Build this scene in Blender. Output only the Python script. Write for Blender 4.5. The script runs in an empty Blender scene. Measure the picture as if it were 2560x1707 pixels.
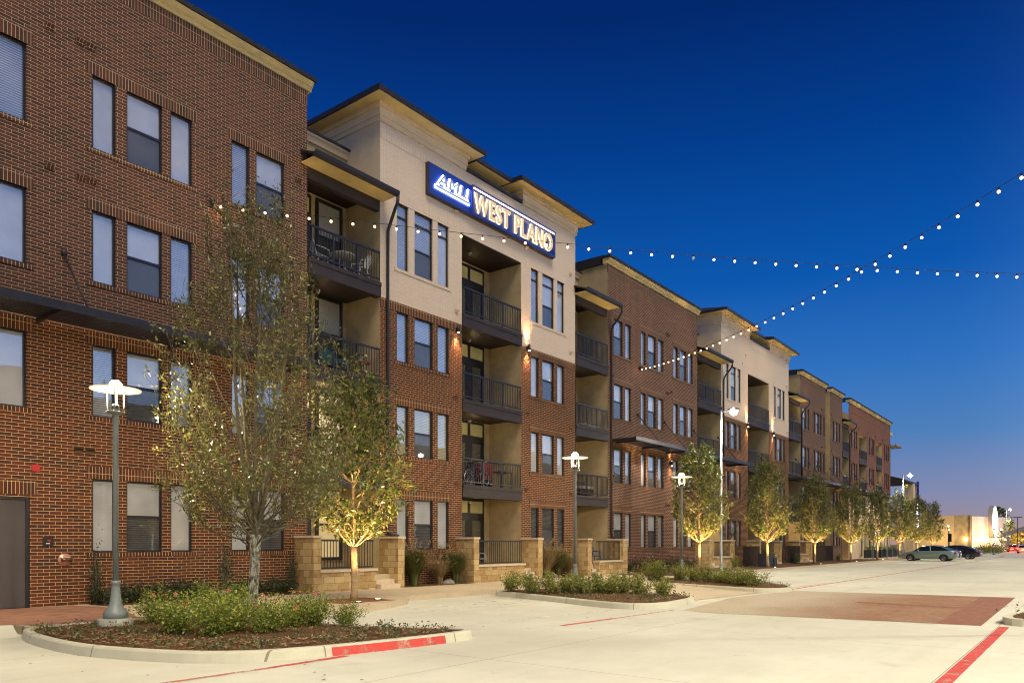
import bpy, bmesh, math, random
from mathutils import Vector, Matrix
from math import sin, cos, pi, radians, sqrt
random.seed(7)
S = bpy.context.scene
COL = S.collection
FY = 19.2            # facade plane; X runs along the facade, Z up

CFG={'pole_e':17500,'sun':2.65,'sun_angle':30,'sun_dir':(.28,.48,-.83),
'sky':[(0,(.27,.19,.22)),(.025,(.185,.20,.30)),(.06,(.13,.22,.42)),(.13,(.075,.215,.50)),(.21,(.028,.165,.52)),(.31,(.003,.098,.43)),(.45,(.0005,.047,.27)),(.56,(.0004,.022,.155)),(.75,(.0004,.012,.09)),(1,(.0005,.008,.06))]}
# ------------------------------------------------------------------ helpers
class MB:
    def __init__(s): s.v=[]; s.f=[]; s.sm=set()
    def quad(s,a,b,c,d):
        n=len(s.v); s.v+= [tuple(a),tuple(b),tuple(c),tuple(d)]; s.f.append((n,n+1,n+2,n+3))
    def poly(s,pts):
        n=len(s.v); s.v+=[tuple(p) for p in pts]; s.f.append(tuple(range(n,n+len(pts))))
    def box(s,x0,x1,y0,y1,z0,z1):
        n=len(s.v)
        s.v+=[(x0,y0,z0),(x1,y0,z0),(x1,y1,z0),(x0,y1,z0),(x0,y0,z1),(x1,y0,z1),(x1,y1,z1),(x0,y1,z1)]
        for q in ((0,3,2,1),(4,5,6,7),(0,1,5,4),(1,2,6,5),(2,3,7,6),(3,0,4,7)): s.f.append(tuple(n+i for i in q))
        return s
    def bar(s,a,b,w,h=None):
        h=h or w; a=Vector(a); b=Vector(b); d=(b-a).normalized()
        u=d.cross(Vector((0,0,1)))
        if u.length<1e-3: u=Vector((1,0,0))
        u.normalize(); t=u.cross(d); n=len(s.v)
        for p in (a,b):
            for i,j in ((-1,-1),(1,-1),(1,1),(-1,1)): s.v.append(tuple(p+u*i*w/2+t*j*h/2))
        for q in ((0,1,2,3),(7,6,5,4),(0,4,5,1),(1,5,6,2),(2,6,7,3),(3,7,4,0)): s.f.append(tuple(n+i for i in q))
        return s
    def tube(s,pts,rs,k=8,cap=True):
        pts=[Vector(p) for p in pts]
        if not isinstance(rs,(list,tuple)): rs=[rs]*len(pts)
        n0=len(s.v); d0=(pts[1]-pts[0]).normalized()
        u=d0.cross(Vector((.3,.2,1)));
        if u.length<1e-2: u=d0.cross(Vector((1,0,0)))
        u.normalize()
        for i,p in enumerate(pts):
            d=(pts[min(i+1,len(pts)-1)]-pts[max(i-1,0)])
            if d.length<1e-9: d=d0
            d.normalize(); u=(u-d*u.dot(d)).normalized(); w=d.cross(u)
            for j in range(k):
                a=2*pi*j/k; s.v.append(tuple(p+(u*cos(a)+w*sin(a))*rs[i]))
        for i in range(len(pts)-1):
            for j in range(k):
                a=n0+i*k+j; b=n0+i*k+(j+1)%k
                s.sm.add(len(s.f)); s.f.append((a,b,b+k,a+k))
        if cap:
            s.f.append(tuple(n0+k-1-j for j in range(k))); s.f.append(tuple(n0+(len(pts)-1)*k+j for j in range(k)))
        return s
    def lathe(s,c,prof,k=16):
        n0=len(s.v)
        for r,z in prof:
            for j in range(k):
                a=2*pi*j/k; s.v.append((c[0]+r*cos(a),c[1]+r*sin(a),c[2]+z))
        for i in range(len(prof)-1):
            for j in range(k):
                a=n0+i*k+j; b=n0+i*k+(j+1)%k
                s.sm.add(len(s.f)); s.f.append((a,b,b+k,a+k))
        s.f.append(tuple(n0+k-1-j for j in range(k))); s.f.append(tuple(n0+(len(prof)-1)*k+j for j in range(k)))
        return s
    def sphere(s,c,r,k=10,m=6):
        return s.lathe(c,[(max(1e-4,r*sin(pi*i/m)),-r*cos(pi*i/m)) for i in range(m+1)],k)
    def prof_x(s,pts,x0,x1):     # closed (y,z) profile swept along X
        n=len(s.v); k=len(pts)
        for x in (x0,x1): s.v+=[(x,y,z) for y,z in pts]
        for i in range(k): s.f.append((n+i,n+(i+1)%k,n+k+(i+1)%k,n+k+i))
        s.f.append(tuple(n+i for i in range(k))[::-1]); s.f.append(tuple(n+k+i for i in range(k)))
        return s
    def prism(s,pts,z0,z1,bottom=False):
        n=len(s.v); k=len(pts)
        s.v+=[(x,y,z0) for x,y in pts]+[(x,y,z1) for x,y in pts]
        for i in range(k): s.f.append((n+i,n+(i+1)%k,n+k+(i+1)%k,n+k+i))
        s.f.append(tuple(n+k+i for i in range(k)))
        if bottom: s.f.append(tuple(n+i for i in range(k))[::-1])
        return s
    def mesh(s,name,mat):
        me=bpy.data.meshes.new(name); me.from_pydata(s.v,[],s.f)
        if s.sm:
            me.polygons.foreach_set('use_smooth',[i in s.sm for i in range(len(s.f))])
        if mat: me.materials.append(mat)
        me.update(); return me
    def build(s,name,mat,parent=None,loc=None):
        return link(name,s.mesh(name,mat),parent,loc)
def link(name,me,parent=None,loc=None):
    o=bpy.data.objects.new(name,me); COL.objects.link(o)
    if parent: o.parent=parent
    if loc: o.location=loc
    return o
def tag(o,label=None,cat=None,group=None,kind=None):
    if label: o['label']=label
    if cat: o['category']=cat
    if group: o['group']=group
    if kind: o['kind']=kind
    return o
def thing(name,label,cat,loc=(0,0,0),rz=0,group=None):
    o=bpy.data.objects.new(name,None); COL.objects.link(o); o.empty_display_size=.2
    o.location=loc; o.rotation_euler=(0,0,rz); return tag(o,label,cat,group)
def dup(o,loc=None,rz=None,label=None,scale=None,parent=None):
    c=o.copy(); COL.objects.link(c); c.parent=parent if parent else None
    if loc is not None: c.location=loc
    if rz is not None: c.rotation_euler=(0,0,rz)
    if scale is not None: c.scale=(scale,)*3 if not isinstance(scale,tuple) else scale
    if label: c['label']=label
    for ch in list(o.children): dup(ch,parent=c)
    return c
def struct(o): o['kind']='structure'; return o

# ------------------------------------------------------------------ materials
class NT:
    def __init__(s,name):
        s.m=bpy.data.materials.new(name); s.m.use_nodes=True; s.t=s.m.node_tree; s.t.nodes.clear()
        s.out=s.n('ShaderNodeOutputMaterial')
    def n(s,t,**k):
        x=s.t.nodes.new(t)
        for a,b in k.items(): setattr(x,a,b)
        return x
    def l(s,a,b): s.t.links.new(a,b)
    def set(s,sock,v):
        if hasattr(v,'links') or isinstance(v,bpy.types.NodeSocket): s.l(v,sock)
        else: sock.default_value=v
    def math(s,op,a,b=None):
        x=s.n('ShaderNodeMath',operation=op); s.set(x.inputs[0],a)
        if b is not None: s.set(x.inputs[1],b)
        return x.outputs[0]
    def mix(s,f,a,b,mode='MIX'):
        x=s.n('ShaderNodeMix',data_type='RGBA',blend_type=mode); s.set(x.inputs[0],f); s.set(x.inputs[6],a); s.set(x.inputs[7],b); return x.outputs[2]
    def noise(s,vec,scale,detail=3,rough=.5):
        x=s.n('ShaderNodeTexNoise'); x.inputs['Scale'].default_value=scale; x.inputs['Detail'].default_value=detail; x.inputs['Roughness'].default_value=rough
        if vec is not None: s.l(vec,x.inputs['Vector'])
        return x.outputs['Fac']
    def ramp(s,f,stops):
        x=s.n('ShaderNodeValToRGB'); s.l(f,x.inputs[0]); e=x.color_ramp.elements
        while len(e)>1: e.remove(e[-1])
        e[0].position=stops[0][0]; e[0].color=stops[0][1]
        for p,c in stops[1:]:
            q=e.new(p); q.color=c
        return x.outputs[0]
    def maprange(s,v,a,b,c,d):
        x=s.n('ShaderNodeMapRange'); s.l(v,x.inputs[0]); 
        for i,q in enumerate((a,b,c,d)): x.inputs[i+1].default_value=q
        return x.outputs[0]
    def pos(s): return s.n('ShaderNodeNewGeometry').outputs['Position']
    def obj(s): return s.n('ShaderNodeTexCoord').outputs['Object']
    def bump(s,h,st,dist=.02):
        x=s.n('ShaderNodeBump'); x.inputs['Strength'].default_value=st; x.inputs['Distance'].default_value=dist; s.l(h,x.inputs['Height']); return x.outputs[0]
    def bsdf(s,col,rough=.7,metal=0,normal=None,spec=.4,emit=None,es=0,trans=None):
        b=s.n('ShaderNodeBsdfPrincipled'); s.set(b.inputs['Base Color'],col); s.set(b.inputs['Roughness'],rough)
        b.inputs['Metallic'].default_value=metal; b.inputs['Specular IOR Level'].default_value=spec
        if normal is not None: s.l(normal,b.inputs['Normal'])
        if emit is not None: s.set(b.inputs['Emission Color'],emit); s.set(b.inputs['Emission Strength'],es)
        s.l(b.outputs[0],s.out.inputs[0]); return b
def c4(r,g,b): return (r,g,b,1)
def plain(name,col,rough=.6,metal=0,var=.25,scale=6,spec=.4,bump=0):
    t=NT(name); p=t.pos(); f=t.noise(p,scale,4,.6)
    a=tuple(x*(1-var) for x in col)+(1,); b=tuple(min(1,x*(1+var)) for x in col)+(1,)
    c=t.mix(t.maprange(f,.3,.7,0,1),a,b)
    nm=t.bump(t.noise(p,scale*12,3),bump) if bump else None
    t.bsdf(c,rough,metal,nm,spec); return t.m
def emis(name,col,st,sample=True):
    t=NT(name); e=t.n('ShaderNodeEmission'); e.inputs[0].default_value=col+(1,); e.inputs[1].default_value=st; t.l(e.outputs[0],t.out.inputs[0])
    if not sample: t.m.cycles.emission_sampling='NONE'
    return t.m
def wallvec(t,swap=False):
    g=t.n('ShaderNodeNewGeometry'); sp=t.n('ShaderNodeSeparateXYZ'); t.l(g.outputs['Position'],sp.inputs[0])
    sn=t.n('ShaderNodeSeparateXYZ'); t.l(g.outputs['True Normal'],sn.inputs[0])
    ax=t.math('GREATER_THAN',t.math('ABSOLUTE',sn.outputs[0]),.5); az=t.math('GREATER_THAN',t.math('ABSOLUTE',sn.outputs[2]),.5)
    def m(f,a,b): return t.math('ADD',t.math('MULTIPLY',a,t.math('SUBTRACT',1,f)),t.math('MULTIPLY',b,f))
    u=m(ax,sp.outputs[0],sp.outputs[1]); v=m(az,sp.outputs[2],sp.outputs[1])
    c=t.n('ShaderNodeCombineXYZ')
    t.l(v if swap else u,c.inputs[0]); t.l(u if swap else v,c.inputs[1]); return c.outputs[0],g.outputs['Position']
def brick(name,c1,c2,mort,swap=False,bw=.257,rh=.0785,ms=.012,offset=.5,bumpst=.5,c3=None,dark=.35):
    t=NT(name); vec,p=wallvec(t,swap)
    b=t.n('ShaderNodeTexBrick'); b.offset=offset; b.squash=1
    t.l(vec,b.inputs['Vector']); b.inputs['Scale'].default_value=1; b.inputs['Mortar Size'].default_value=ms/2; b.inputs['Mortar Smooth'].default_value=.15
    b.inputs['Brick Width'].default_value=bw; b.inputs['Row Height'].default_value=rh; b.inputs['Bias'].default_value=0
    b.inputs['Color1'].default_value=c1+(1,); b.inputs['Color2'].default_value=c2+(1,); b.inputs['Mortar'].default_value=mort+(1,)
    n1=t.noise(p,.7,3); n2=t.noise(p,22,3)
    c=t.mix(t.maprange(n1,.25,.75,0,dark),b.outputs['Color'],c4(*[x*.55 for x in c1]))
    c=t.mix(t.maprange(n2,.3,.7,0,.35),c,t.mix(.5,c,c4(*[x*1.35 for x in c2])),'MIX')
    b2=t.n('ShaderNodeTexBrick'); b2.offset=offset; t.l(vec,b2.inputs['Vector']); b2.inputs['Scale'].default_value=1; b2.inputs['Mortar Size'].default_value=0; b2.inputs['Brick Width'].default_value=bw; b2.inputs['Row Height'].default_value=rh; b2.inputs['Bias'].default_value=0; b2.inputs['Color1'].default_value=(0,0,0,1); b2.inputs['Color2'].default_value=(1,1,1,1)
    c=t.mix(t.maprange(b2.outputs['Color'],.70,.78,0,dark*1.2),c,c4(c1[0]*.30,c1[0]*.22,c1[0]*.19))
    c=t.mix(b.outputs['Fac'],c,c4(*mort))
    if c3: c=t.mix(t.maprange(t.noise(p,3.1,2),.4,.6,0,.4),c,c4(*c3))
    inv=t.math('SUBTRACT',1,b.outputs['Fac'])
    h=t.math('ADD',inv,t.math('MULTIPLY',n2,.3))
    t.bsdf(c,.85,0,t.bump(h,bumpst,.008),.25); return t.m
M={}
MORT=(.54,.36,.17)
M['brick_brown']=brick('brown_brick',(.122,.047,.027),(.076,.031,.020),(.46,.33,.21),ms=.0105)
M['brick_red']=brick('red_brick',(.125,.036,.015),(.068,.023,.013),MORT,ms=.0105)
M['brick_redder']=brick('red_brick_far',(.20,.065,.035),(.14,.05,.03),(.34,.20,.13))
M['soldier_brown']=brick('soldier_brick_brown',(.118,.045,.026),(.074,.031,.020),(.47,.34,.20),swap=True,bw=.30,offset=0)
M['soldier_red']=brick('soldier_brick_red',(.125,.037,.016),(.07,.025,.014),MORT,swap=True,bw=.30,offset=0)
M['paint_brick']=brick('cream_painted_brick',(.68,.54,.40),(.71,.57,.43),(.56,.43,.31),bumpst=.7,dark=.06)
M['paint_soldier']=brick('cream_painted_soldier',(.70,.555,.415),(.68,.54,.40),(.55,.42,.30),swap=True,bw=.30,offset=0,dark=.06)
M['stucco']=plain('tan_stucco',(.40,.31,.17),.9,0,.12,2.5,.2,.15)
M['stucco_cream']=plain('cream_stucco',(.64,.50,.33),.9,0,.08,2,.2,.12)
M['soffit']=plain('soffit_cream',(.62,.48,.22),.8,0,.08,3,.2)
M['trim']=plain('dark_brown_trim',(.035,.025,.023),.6,0,.2,3,.35)
M['ceil']=plain('dark_wood_ceiling',(.020,.013,.010),.7,0,.3,4,.3)
M['metal_dark']=plain('dark_bronze_metal',(.030,.026,.028),.42,.3,.2,5,.5)
M['roof']=plain('dark_roof_tile',(.018,.017,.022),.6,0,.3,5,.4)
M['frame']=plain('window_frame_dark',(.014,.013,.016),.4,0,.2,4,.5)
M['door_brown']=plain('grey_brown_door',(.062,.052,.050),.55,0,.12,1.5,.4)
M['limecap']=plain('pale_stone_cap',(.56,.45,.31),.8,0,.12,9,.25,.1)
M['conc']=plain('footing_concrete',(.34,.33,.27),.85,0,.2,7,.2,.2)
M['galv']=plain('galvanised_grey_paint',(.20,.22,.205),.42,.0,.1,5,.5)
M['bark_pale']=plain('pale_bark',(.36,.25,.14),.9,0,.3,14,.15,.5)
M['bark_twig']=plain('twig_bark',(.15,.125,.075),.9,0,.3,10,.15)
M['white_metal']=plain('white_metal',(.7,.68,.62),.5,0,.1,5)
M['red_paint']=plain('red_gloss',(.42,.02,.02),.4,0,.15,8)
M['brass']=plain('dull_brass',(.18,.13,.07),.35,.9,.3,20)
M['copper']=plain('pink_escutcheon',(.62,.30,.22),.35,.5,.2,25)
M['black']=plain('black_plastic',(.012,.012,.013),.45,0,.2,5)
M['teal_cloth']=plain('teal_cloth',(.03,.11,.13),.8,0,.2,9)
M['blue_cloth']=plain('blue_cloth',(.03,.06,.16),.8,0,.2,9)
M['grey_plastic']=plain('grey_plastic',(.28,.25,.24),.5,0,.1,5)
M['wood']=plain('brown_wood_fence',(.055,.035,.02),.8,0,.35,6,.2)
M['pot']=plain('dark_pot',(.03,.036,.045),.6,0,.2,6)
M['rubber']=plain('tyre_rubber',(.012,.012,.012),.85,0,.2,9,.2)
M['rim']=plain('alloy_rim',(.6,.58,.55),.3,.9,.1,9)
M['rock']=plain('grey_boulder',(.22,.19,.16),.9,0,.35,7,.2,.5)
# mottled bark of the foreground tree
t=NT('lichen_bark'); p=t.obj(); mp=t.n('ShaderNodeMapping'); mp.inputs['Scale'].default_value=(1,1,.35); t.l(p,mp.inputs[0])
f=t.noise(mp.outputs[0],26,5,.7); c=t.ramp(f,[(.36,c4(.05,.04,.025)),(.48,c4(.17,.15,.10)),(.60,c4(.42,.42,.32))]); t.bsdf(c,.95,0,t.bump(f,.9,.03),.1); M['bark_lichen']=t.m
# limestone block masonry
t=NT('limestone_block'); vec,p=wallvec(t)
b=t.n('ShaderNodeTexBrick'); b.offset=.37; t.l(vec,b.inputs['Vector']); b.inputs['Scale'].default_value=1; b.inputs['Mortar Size'].default_value=.006
b.inputs['Brick Width'].default_value=.40; b.inputs['Row Height'].default_value=.205; b.squash=.7; b.squash_frequency=3
b.inputs['Color1'].default_value=c4(.52,.37,.17); b.inputs['Color2'].default_value=c4(.30,.175,.055); b.inputs['Mortar'].default_value=c4(.13,.09,.045)
n=t.noise(p,7,4,.65); c=t.mix(t.maprange(n,.35,.75,0,.38),b.outputs['Color'],c4(.58,.46,.28))
t.bsdf(c,.9,0,t.bump(t.math('ADD',t.math('SUBTRACT',1,b.outputs['Fac']),n),.5,.02),.2); M['lime']=t.m
# road / pavement concrete
def concrete(name,base,joint=4.6,jw=.012,stain=.35,warm=(.5,.4,.25),off=(0,0)):
    t=NT(name); p=t.pos(); sp=t.n('ShaderNodeSeparateXYZ'); t.l(p,sp.inputs[0])
    def jl(o,o0,w):
        a=t.math('ADD',o,100*joint+o0); m=t.math('MODULO',a,joint); return t.math('LESS_THAN',m,w)
    n1=t.noise(p,.22,4,.6); n2=t.noise(p,2.3,5,.65); n3=t.noise(p,45,3)
    mp=t.n('ShaderNodeMapping'); mp.inputs['Scale'].default_value=(.12,1.4,1); t.l(p,mp.inputs[0]); n4=t.noise(mp.outputs[0],1.1,4,.6)
    c=t.mix(t.maprange(n1,.35,.68,0,.8),c4(*base),c4(*[base[i]*.60+warm[i]*.22 for i in range(3)]))
    c=t.mix(t.maprange(n2,.45,.75,0,stain),c,c4(*[x*.72 for x in base]))
    c=t.mix(t.maprange(n4,.5,.72,0,stain*.8),c,c4(*[x*.66 for x in base]))
    c=t.mix(t.maprange(n3,.2,.8,0,.14),c,c4(*[x*.6 for x in base]))
    j=t.math('MAXIMUM',jl(sp.outputs[0],off[0],jw),jl(sp.outputs[1],off[1],jw))
    wp=t.n('ShaderNodeVectorMath',operation='ADD'); nz=t.n('ShaderNodeTexNoise'); nz.inputs['Scale'].default_value=1.6; nz.inputs['Detail'].default_value=5; t.l(p,nz.inputs['Vector']); t.l(p,wp.inputs[0]); t.l(nz.outputs['Color'],wp.inputs[1])
    vo=t.n('ShaderNodeTexVoronoi',feature='DISTANCE_TO_EDGE'); vo.inputs['Scale'].default_value=.13; t.l(wp.outputs[0],vo.inputs['Vector'])
    ck=t.math('MULTIPLY',t.math('LESS_THAN',vo.outputs['Distance'],.0011),t.math('GREATER_THAN',n1,.5)); c=t.mix(t.math('MULTIPLY',ck,.16),c,c4(.2,.14,.08))
    vs=t.n('ShaderNodeTexVoronoi'); vs.inputs['Scale'].default_value=.55; t.l(wp.outputs[0],vs.inputs['Vector']); c=t.mix(t.maprange(vs.outputs['Distance'],.03,.16,.35,0),c,c4(*[x*.45 for x in base]))
    c=t.mix(t.math('MULTIPLY',j,.75),c,c4(.16,.11,.07))
    t.bsdf(c,.8,0,t.bump(n3,.15,.01),.25); return t.m
M['road']=concrete('road_concrete',(.66,.64,.52),5.2,off=(2.2,3.7))
M['walk']=concrete('sidewalk_concrete',(.56,.45,.30),1.9,.008,.25,off=(.3,.7))
M['kerb']=concrete('kerb_concrete',(.62,.59,.45),2.35,.02,.5,off=(.1,.45))
M['ground']=concrete('far_ground',(.16,.14,.10),9,.02)
M['paver']=brick('clay_paver',(.34,.17,.105),(.27,.13,.085),(.24,.15,.09),bw=.21,rh=.105,ms=.006,bumpst=.3,dark=.25)
def pave(name,c1,c2,m,bw,rh,worn):
    t=NT(name); p=t.pos(); b=t.n('ShaderNodeTexBrick'); t.l(p,b.inputs['Vector']); b.inputs['Scale'].default_value=1; b.inputs['Mortar Size'].default_value=.006
    b.inputs['Brick Width'].default_value=bw; b.inputs['Row Height'].default_value=rh
    b.inputs['Color1'].default_value=c1+(1,); b.inputs['Color2'].default_value=c2+(1,); b.inputs['Mortar'].default_value=m+(1,)
    n=t.noise(p,.5,4,.6); n2=t.noise(p,6,4)
    c=t.mix(t.maprange(n2,.35,.7,0,.35),b.outputs['Color'],c4(.32,.20,.115))
    sp=t.n('ShaderNodeSeparateXYZ'); t.l(p,sp.inputs[0])
    if worn:
        w=t.math('ADD',t.maprange(sp.outputs[1],3.8,7.2,0,1),t.math('MULTIPLY',t.math('SUBTRACT',n,.5),.9))
        x=t.n('ShaderNodeClamp'); t.l(w,x.inputs[0]); c=t.mix(t.math('MULTIPLY',x.outputs[0],.82),c,t.mix(b.outputs['Fac'],c4(.52,.46,.33),c4(.40,.33,.22)))
    t.bsdf(c,.85,0,t.bump(t.math('SUBTRACT',1,b.outputs['Fac']),.3,.01),.2); return t.m
M['xwalk']=pave('crosswalk_paver',(.30,.155,.083),(.25,.115,.066),(.17,.09,.05),.21,.105,True)
M['xband']=pave('crosswalk_border_paver',(.27,.11,.07),(.22,.085,.06),(.17,.08,.05),.105,.21,False)
def paintline(name,col,worn=.35):
    t=NT(name); p=t.pos(); n=t.noise(p,3.5,5,.7); n2=t.noise(p,30,3)
    b=t.n('ShaderNodeBsdfPrincipled'); b.inputs['Base Color'].default_value=col+(1,); b.inputs['Roughness'].default_value=.7
    tr=t.n('ShaderNodeBsdfTransparent'); mx=t.n('ShaderNodeMixShader'); 
    f=t.maprange(t.math('ADD',n,t.math('MULTIPLY',n2,.25)),.55,.85,0,worn*2.2); t.l(f,mx.inputs[0]); t.l(b.outputs[0],mx.inputs[1]); t.l(tr.outputs[0],mx.inputs[2]); t.l(mx.outputs[0],t.out.inputs[0]); return t.m
M['redline']=paintline('red_kerb_paint',(.60,.05,.035),.42)
M['redfaint']=paintline('faded_red_paint',(.55,.16,.11),.8)
M['whiteline']=paintline('white_stall_paint',(.72,.70,.60),.4)
t=NT('bark_mulch'); p=t.pos(); f=t.noise(p,34,5,.75); f2=t.noise(p,3,3); c=t.ramp(f,[(.30,c4(.03,.015,.008)),(.46,c4(.12,.06,.028)),(.58,c4(.27,.155,.075)),(.72,c4(.45,.28,.15))])
c=t.mix(t.maprange(f2,.4,.7,0,.5),c,c4(.10,.055,.03)); t.bsdf(c,.95,0,t.bump(f,1,.05),.1); M['mulch']=t.m
def leafmat(name,stops,trans=.35,rough=.45,spec=.5):
    t=NT(name); g=t.n('ShaderNodeNewGeometry'); c=t.ramp(g.outputs['Random Per Island'],[(a,c4(*b)) for a,b in stops])
    b=t.bsdf(c,rough,0,None,spec); tl=t.n('ShaderNodeBsdfTranslucent'); t.l(c,tl.inputs[0]); mx=t.n('ShaderNodeMixShader'); mx.inputs[0].default_value=trans
    t.l(b.outputs[0],mx.inputs[1]); t.l(tl.outputs[0],mx.inputs[2]); t.l(mx.outputs[0],t.out.inputs[0]); return t.m
M['leaf_oak']=leafmat('olive_leaf',[(0,(.05,.058,.009)),(.5,(.135,.148,.022)),(.85,(.28,.265,.05)),(1,(.50,.46,.17))],.35,.3,.9)
M['leaf_st']=leafmat('street_tree_leaf',[(0,(.030,.058,.010)),(.5,(.095,.140,.024)),(.85,(.23,.235,.048)),(1,(.36,.27,.075))],.38,.35,.6)
M['leaf_rose']=leafmat('rose_leaf',[(0,(.08,.14,.016)),(.5,(.23,.30,.04)),(1,(.48,.46,.09))],.45)
M['leaf_hedge']=leafmat('hedge_leaf',[(0,(.09,.12,.02)),(.5,(.24,.27,.05)),(1,(.48,.44,.12))],.45)
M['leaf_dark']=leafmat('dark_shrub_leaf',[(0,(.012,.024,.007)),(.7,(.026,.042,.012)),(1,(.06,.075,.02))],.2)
M['leaf_cover']=leafmat('ground_cover_leaf',[(0,(.05,.085,.025)),(.6,(.11,.14,.05)),(.8,(.22,.22,.10)),(.93,(.25,.05,.035)),(1,(.35,.22,.08))],.2)
M['grass_green']=leafmat('fountain_grass_blade',[(0,(.05,.07,.016)),(.7,(.11,.13,.03)),(1,(.24,.20,.07))],.35)
M['grass_tan']=leafmat('dry_grass_blade',[(0,(.22,.15,.06)),(.7,(.36,.26,.12)),(1,(.52,.42,.24))],.35)
M['flower']=leafmat('pink_petal',[(0,(.55,.10,.10)),(1,(.75,.28,.24))],.3)
M['flower_red']=leafmat('red_petal',[(0,(.45,.03,.07)),(1,(.6,.10,.15))],.3)
# window glass: blinds behind a reflecting pane
def pane(name,col,stripe=.5,gl=.42,emit=0,ecol=(1,.75,.4),period=.055):
    t=NT(name); p=t.pos(); sp=t.n('ShaderNodeSeparateXYZ'); t.l(p,sp.inputs[0])
    m=t.math('FRACT',t.math('DIVIDE',sp.outputs[2],period)); st=t.maprange(m,.0,1,1-stripe,1)
    mt=t.math('MULTIPLY',st,t.maprange(t.noise(p,1.3,2),.3,.7,.85,1.1))
    c=t.mix(1,c4(*col),c4(1,1,1),'MULTIPLY'); x=t.n('ShaderNodeVectorMath',operation='SCALE'); t.l(c,x.inputs[0]); t.l(mt,x.inputs['Scale'])
    d=t.n('ShaderNodeBsdfDiffuse'); t.l(x.outputs[0],d.inputs[0]); sh=d.outputs[0]
    if emit:
        e=t.n('ShaderNodeEmission'); e.inputs[0].default_value=ecol+(1,); t.l(t.math('MULTIPLY',mt,emit),e.inputs[1]); a=t.n('ShaderNodeAddShader'); t.l(sh,a.inputs[0]); t.l(e.outputs[0],a.inputs[1]); sh=a.outputs[0]
    g=t.n('ShaderNodeBsdfGlossy'); g.inputs['Roughness'].default_value=.015; g.inputs[0].default_value=(.92,.97,1,1)
    t.l(t.bump(t.noise(p,1.1,2),.05,.02),g.inputs['Normal'])
    mx=t.n('ShaderNodeMixShader'); fr=t.n('ShaderNodeFresnel'); fr.inputs[0].default_value=1.75; t.l(t.math('ADD',t.math('MULTIPLY',fr.outputs[0],1.15),max(0,gl-.10)),mx.inputs[0]); t.l(sh,mx.inputs[1]); t.l(g.outputs[0],mx.inputs[2]); t.l(mx.outputs[0],t.out.inputs[0]); return t.m
P_BLIND=pane('pane_with_blinds',(.42,.43,.45),.75,.30)
P_SHADE=pane('pane_with_shade',(.46,.465,.47),.12,.28)
P_DARK=pane('pane_insect_screen',(.085,.085,.085),.1,.09)
P_DARKB=pane('pane_dark_blinds',(.10,.10,.10),.7,.12)
P_CLEAR=pane('pane_dark_glass',(.02,.02,.02),.0,.32)
P_WARM=pane('pane_lit_blinds',(.34,.32,.20),.6,.30,.16,(1,.85,.45))
P_LIT=pane('pane_lit_room',(.3,.25,.15),.1,.12,.55,(1,.72,.32))
P_LITB=pane('pane_lit_blind_bright',(.4,.35,.25),.25,.12,.75,(1,.80,.45))
P_GREEN=pane('pane_green_lit',(.05,.06,.03),.0,.2,.22,(.55,.9,.12))
P_DOOR=pane('door_glass',(.13,.13,.10),.45,.22)
P_TRANS=pane('transom_glass',(.30,.27,.12),.05,.25,.10,(1,.8,.3))
# ------------------------------------------------------------------ building kit
def wall(mb,x0,x1,z0,z1,y,holes,rev=.12):
    xs=sorted({x0,x1}|{min(max(h[i],x0),x1) for h in holes for i in (0,1)}); zs=sorted({z0,z1}|{min(max(h[i],z0),z1) for h in holes for i in (2,3)})
    for i in range(len(xs)-1):
        for j in range(len(zs)-1):
            cx=(xs[i]+xs[i+1])/2; cz=(zs[j]+zs[j+1])/2
            if any(h[0]<cx<h[1] and h[2]<cz<h[3] for h in holes): continue
            mb.quad((xs[i],y,zs[j]),(xs[i+1],y,zs[j]),(xs[i+1],y,zs[j+1]),(xs[i],y,zs[j+1]))
    for h in holes:
        r=h[4] if len(h)>4 else rev
        if r<=0: continue
        a,b=max(h[0],x0),min(h[1],x1); c,d=max(h[2],z0),min(h[3],z1)
        if a>=b or c>=d: continue
        mb.quad((a,y,c),(a,y,d),(a,y+r,d),(a,y+r,c)); mb.quad((b,y,d),(b,y,c),(b,y+r,c),(b,y+r,d))
        if d==h[3]: mb.quad((a,y,d),(b,y,d),(b,y+r,d),(a,y+r,d))
        if c==h[2]: mb.quad((b,y,c),(a,y,c),(a,y+r,c),(b,y+r,c))
_wc={}
def wmesh(key,fn,mat,name):
    k=(key,mat.name)
    if k not in _wc: _wc[k]=fn().mesh(name,mat)
    return _wc[k]
def ring(mb,w,h,t,y0,y1,x=0,z=0):
    mb.box(x,x+t,y0,y1,z,z+h); mb.box(x+w-t,x+w,y0,y1,z,z+h); mb.box(x+t,x+w-t,y0,y1,z,z+t); mb.box(x+t,x+w-t,y0,y1,z+h-t,z+h)
rw=random.Random(3)
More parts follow.
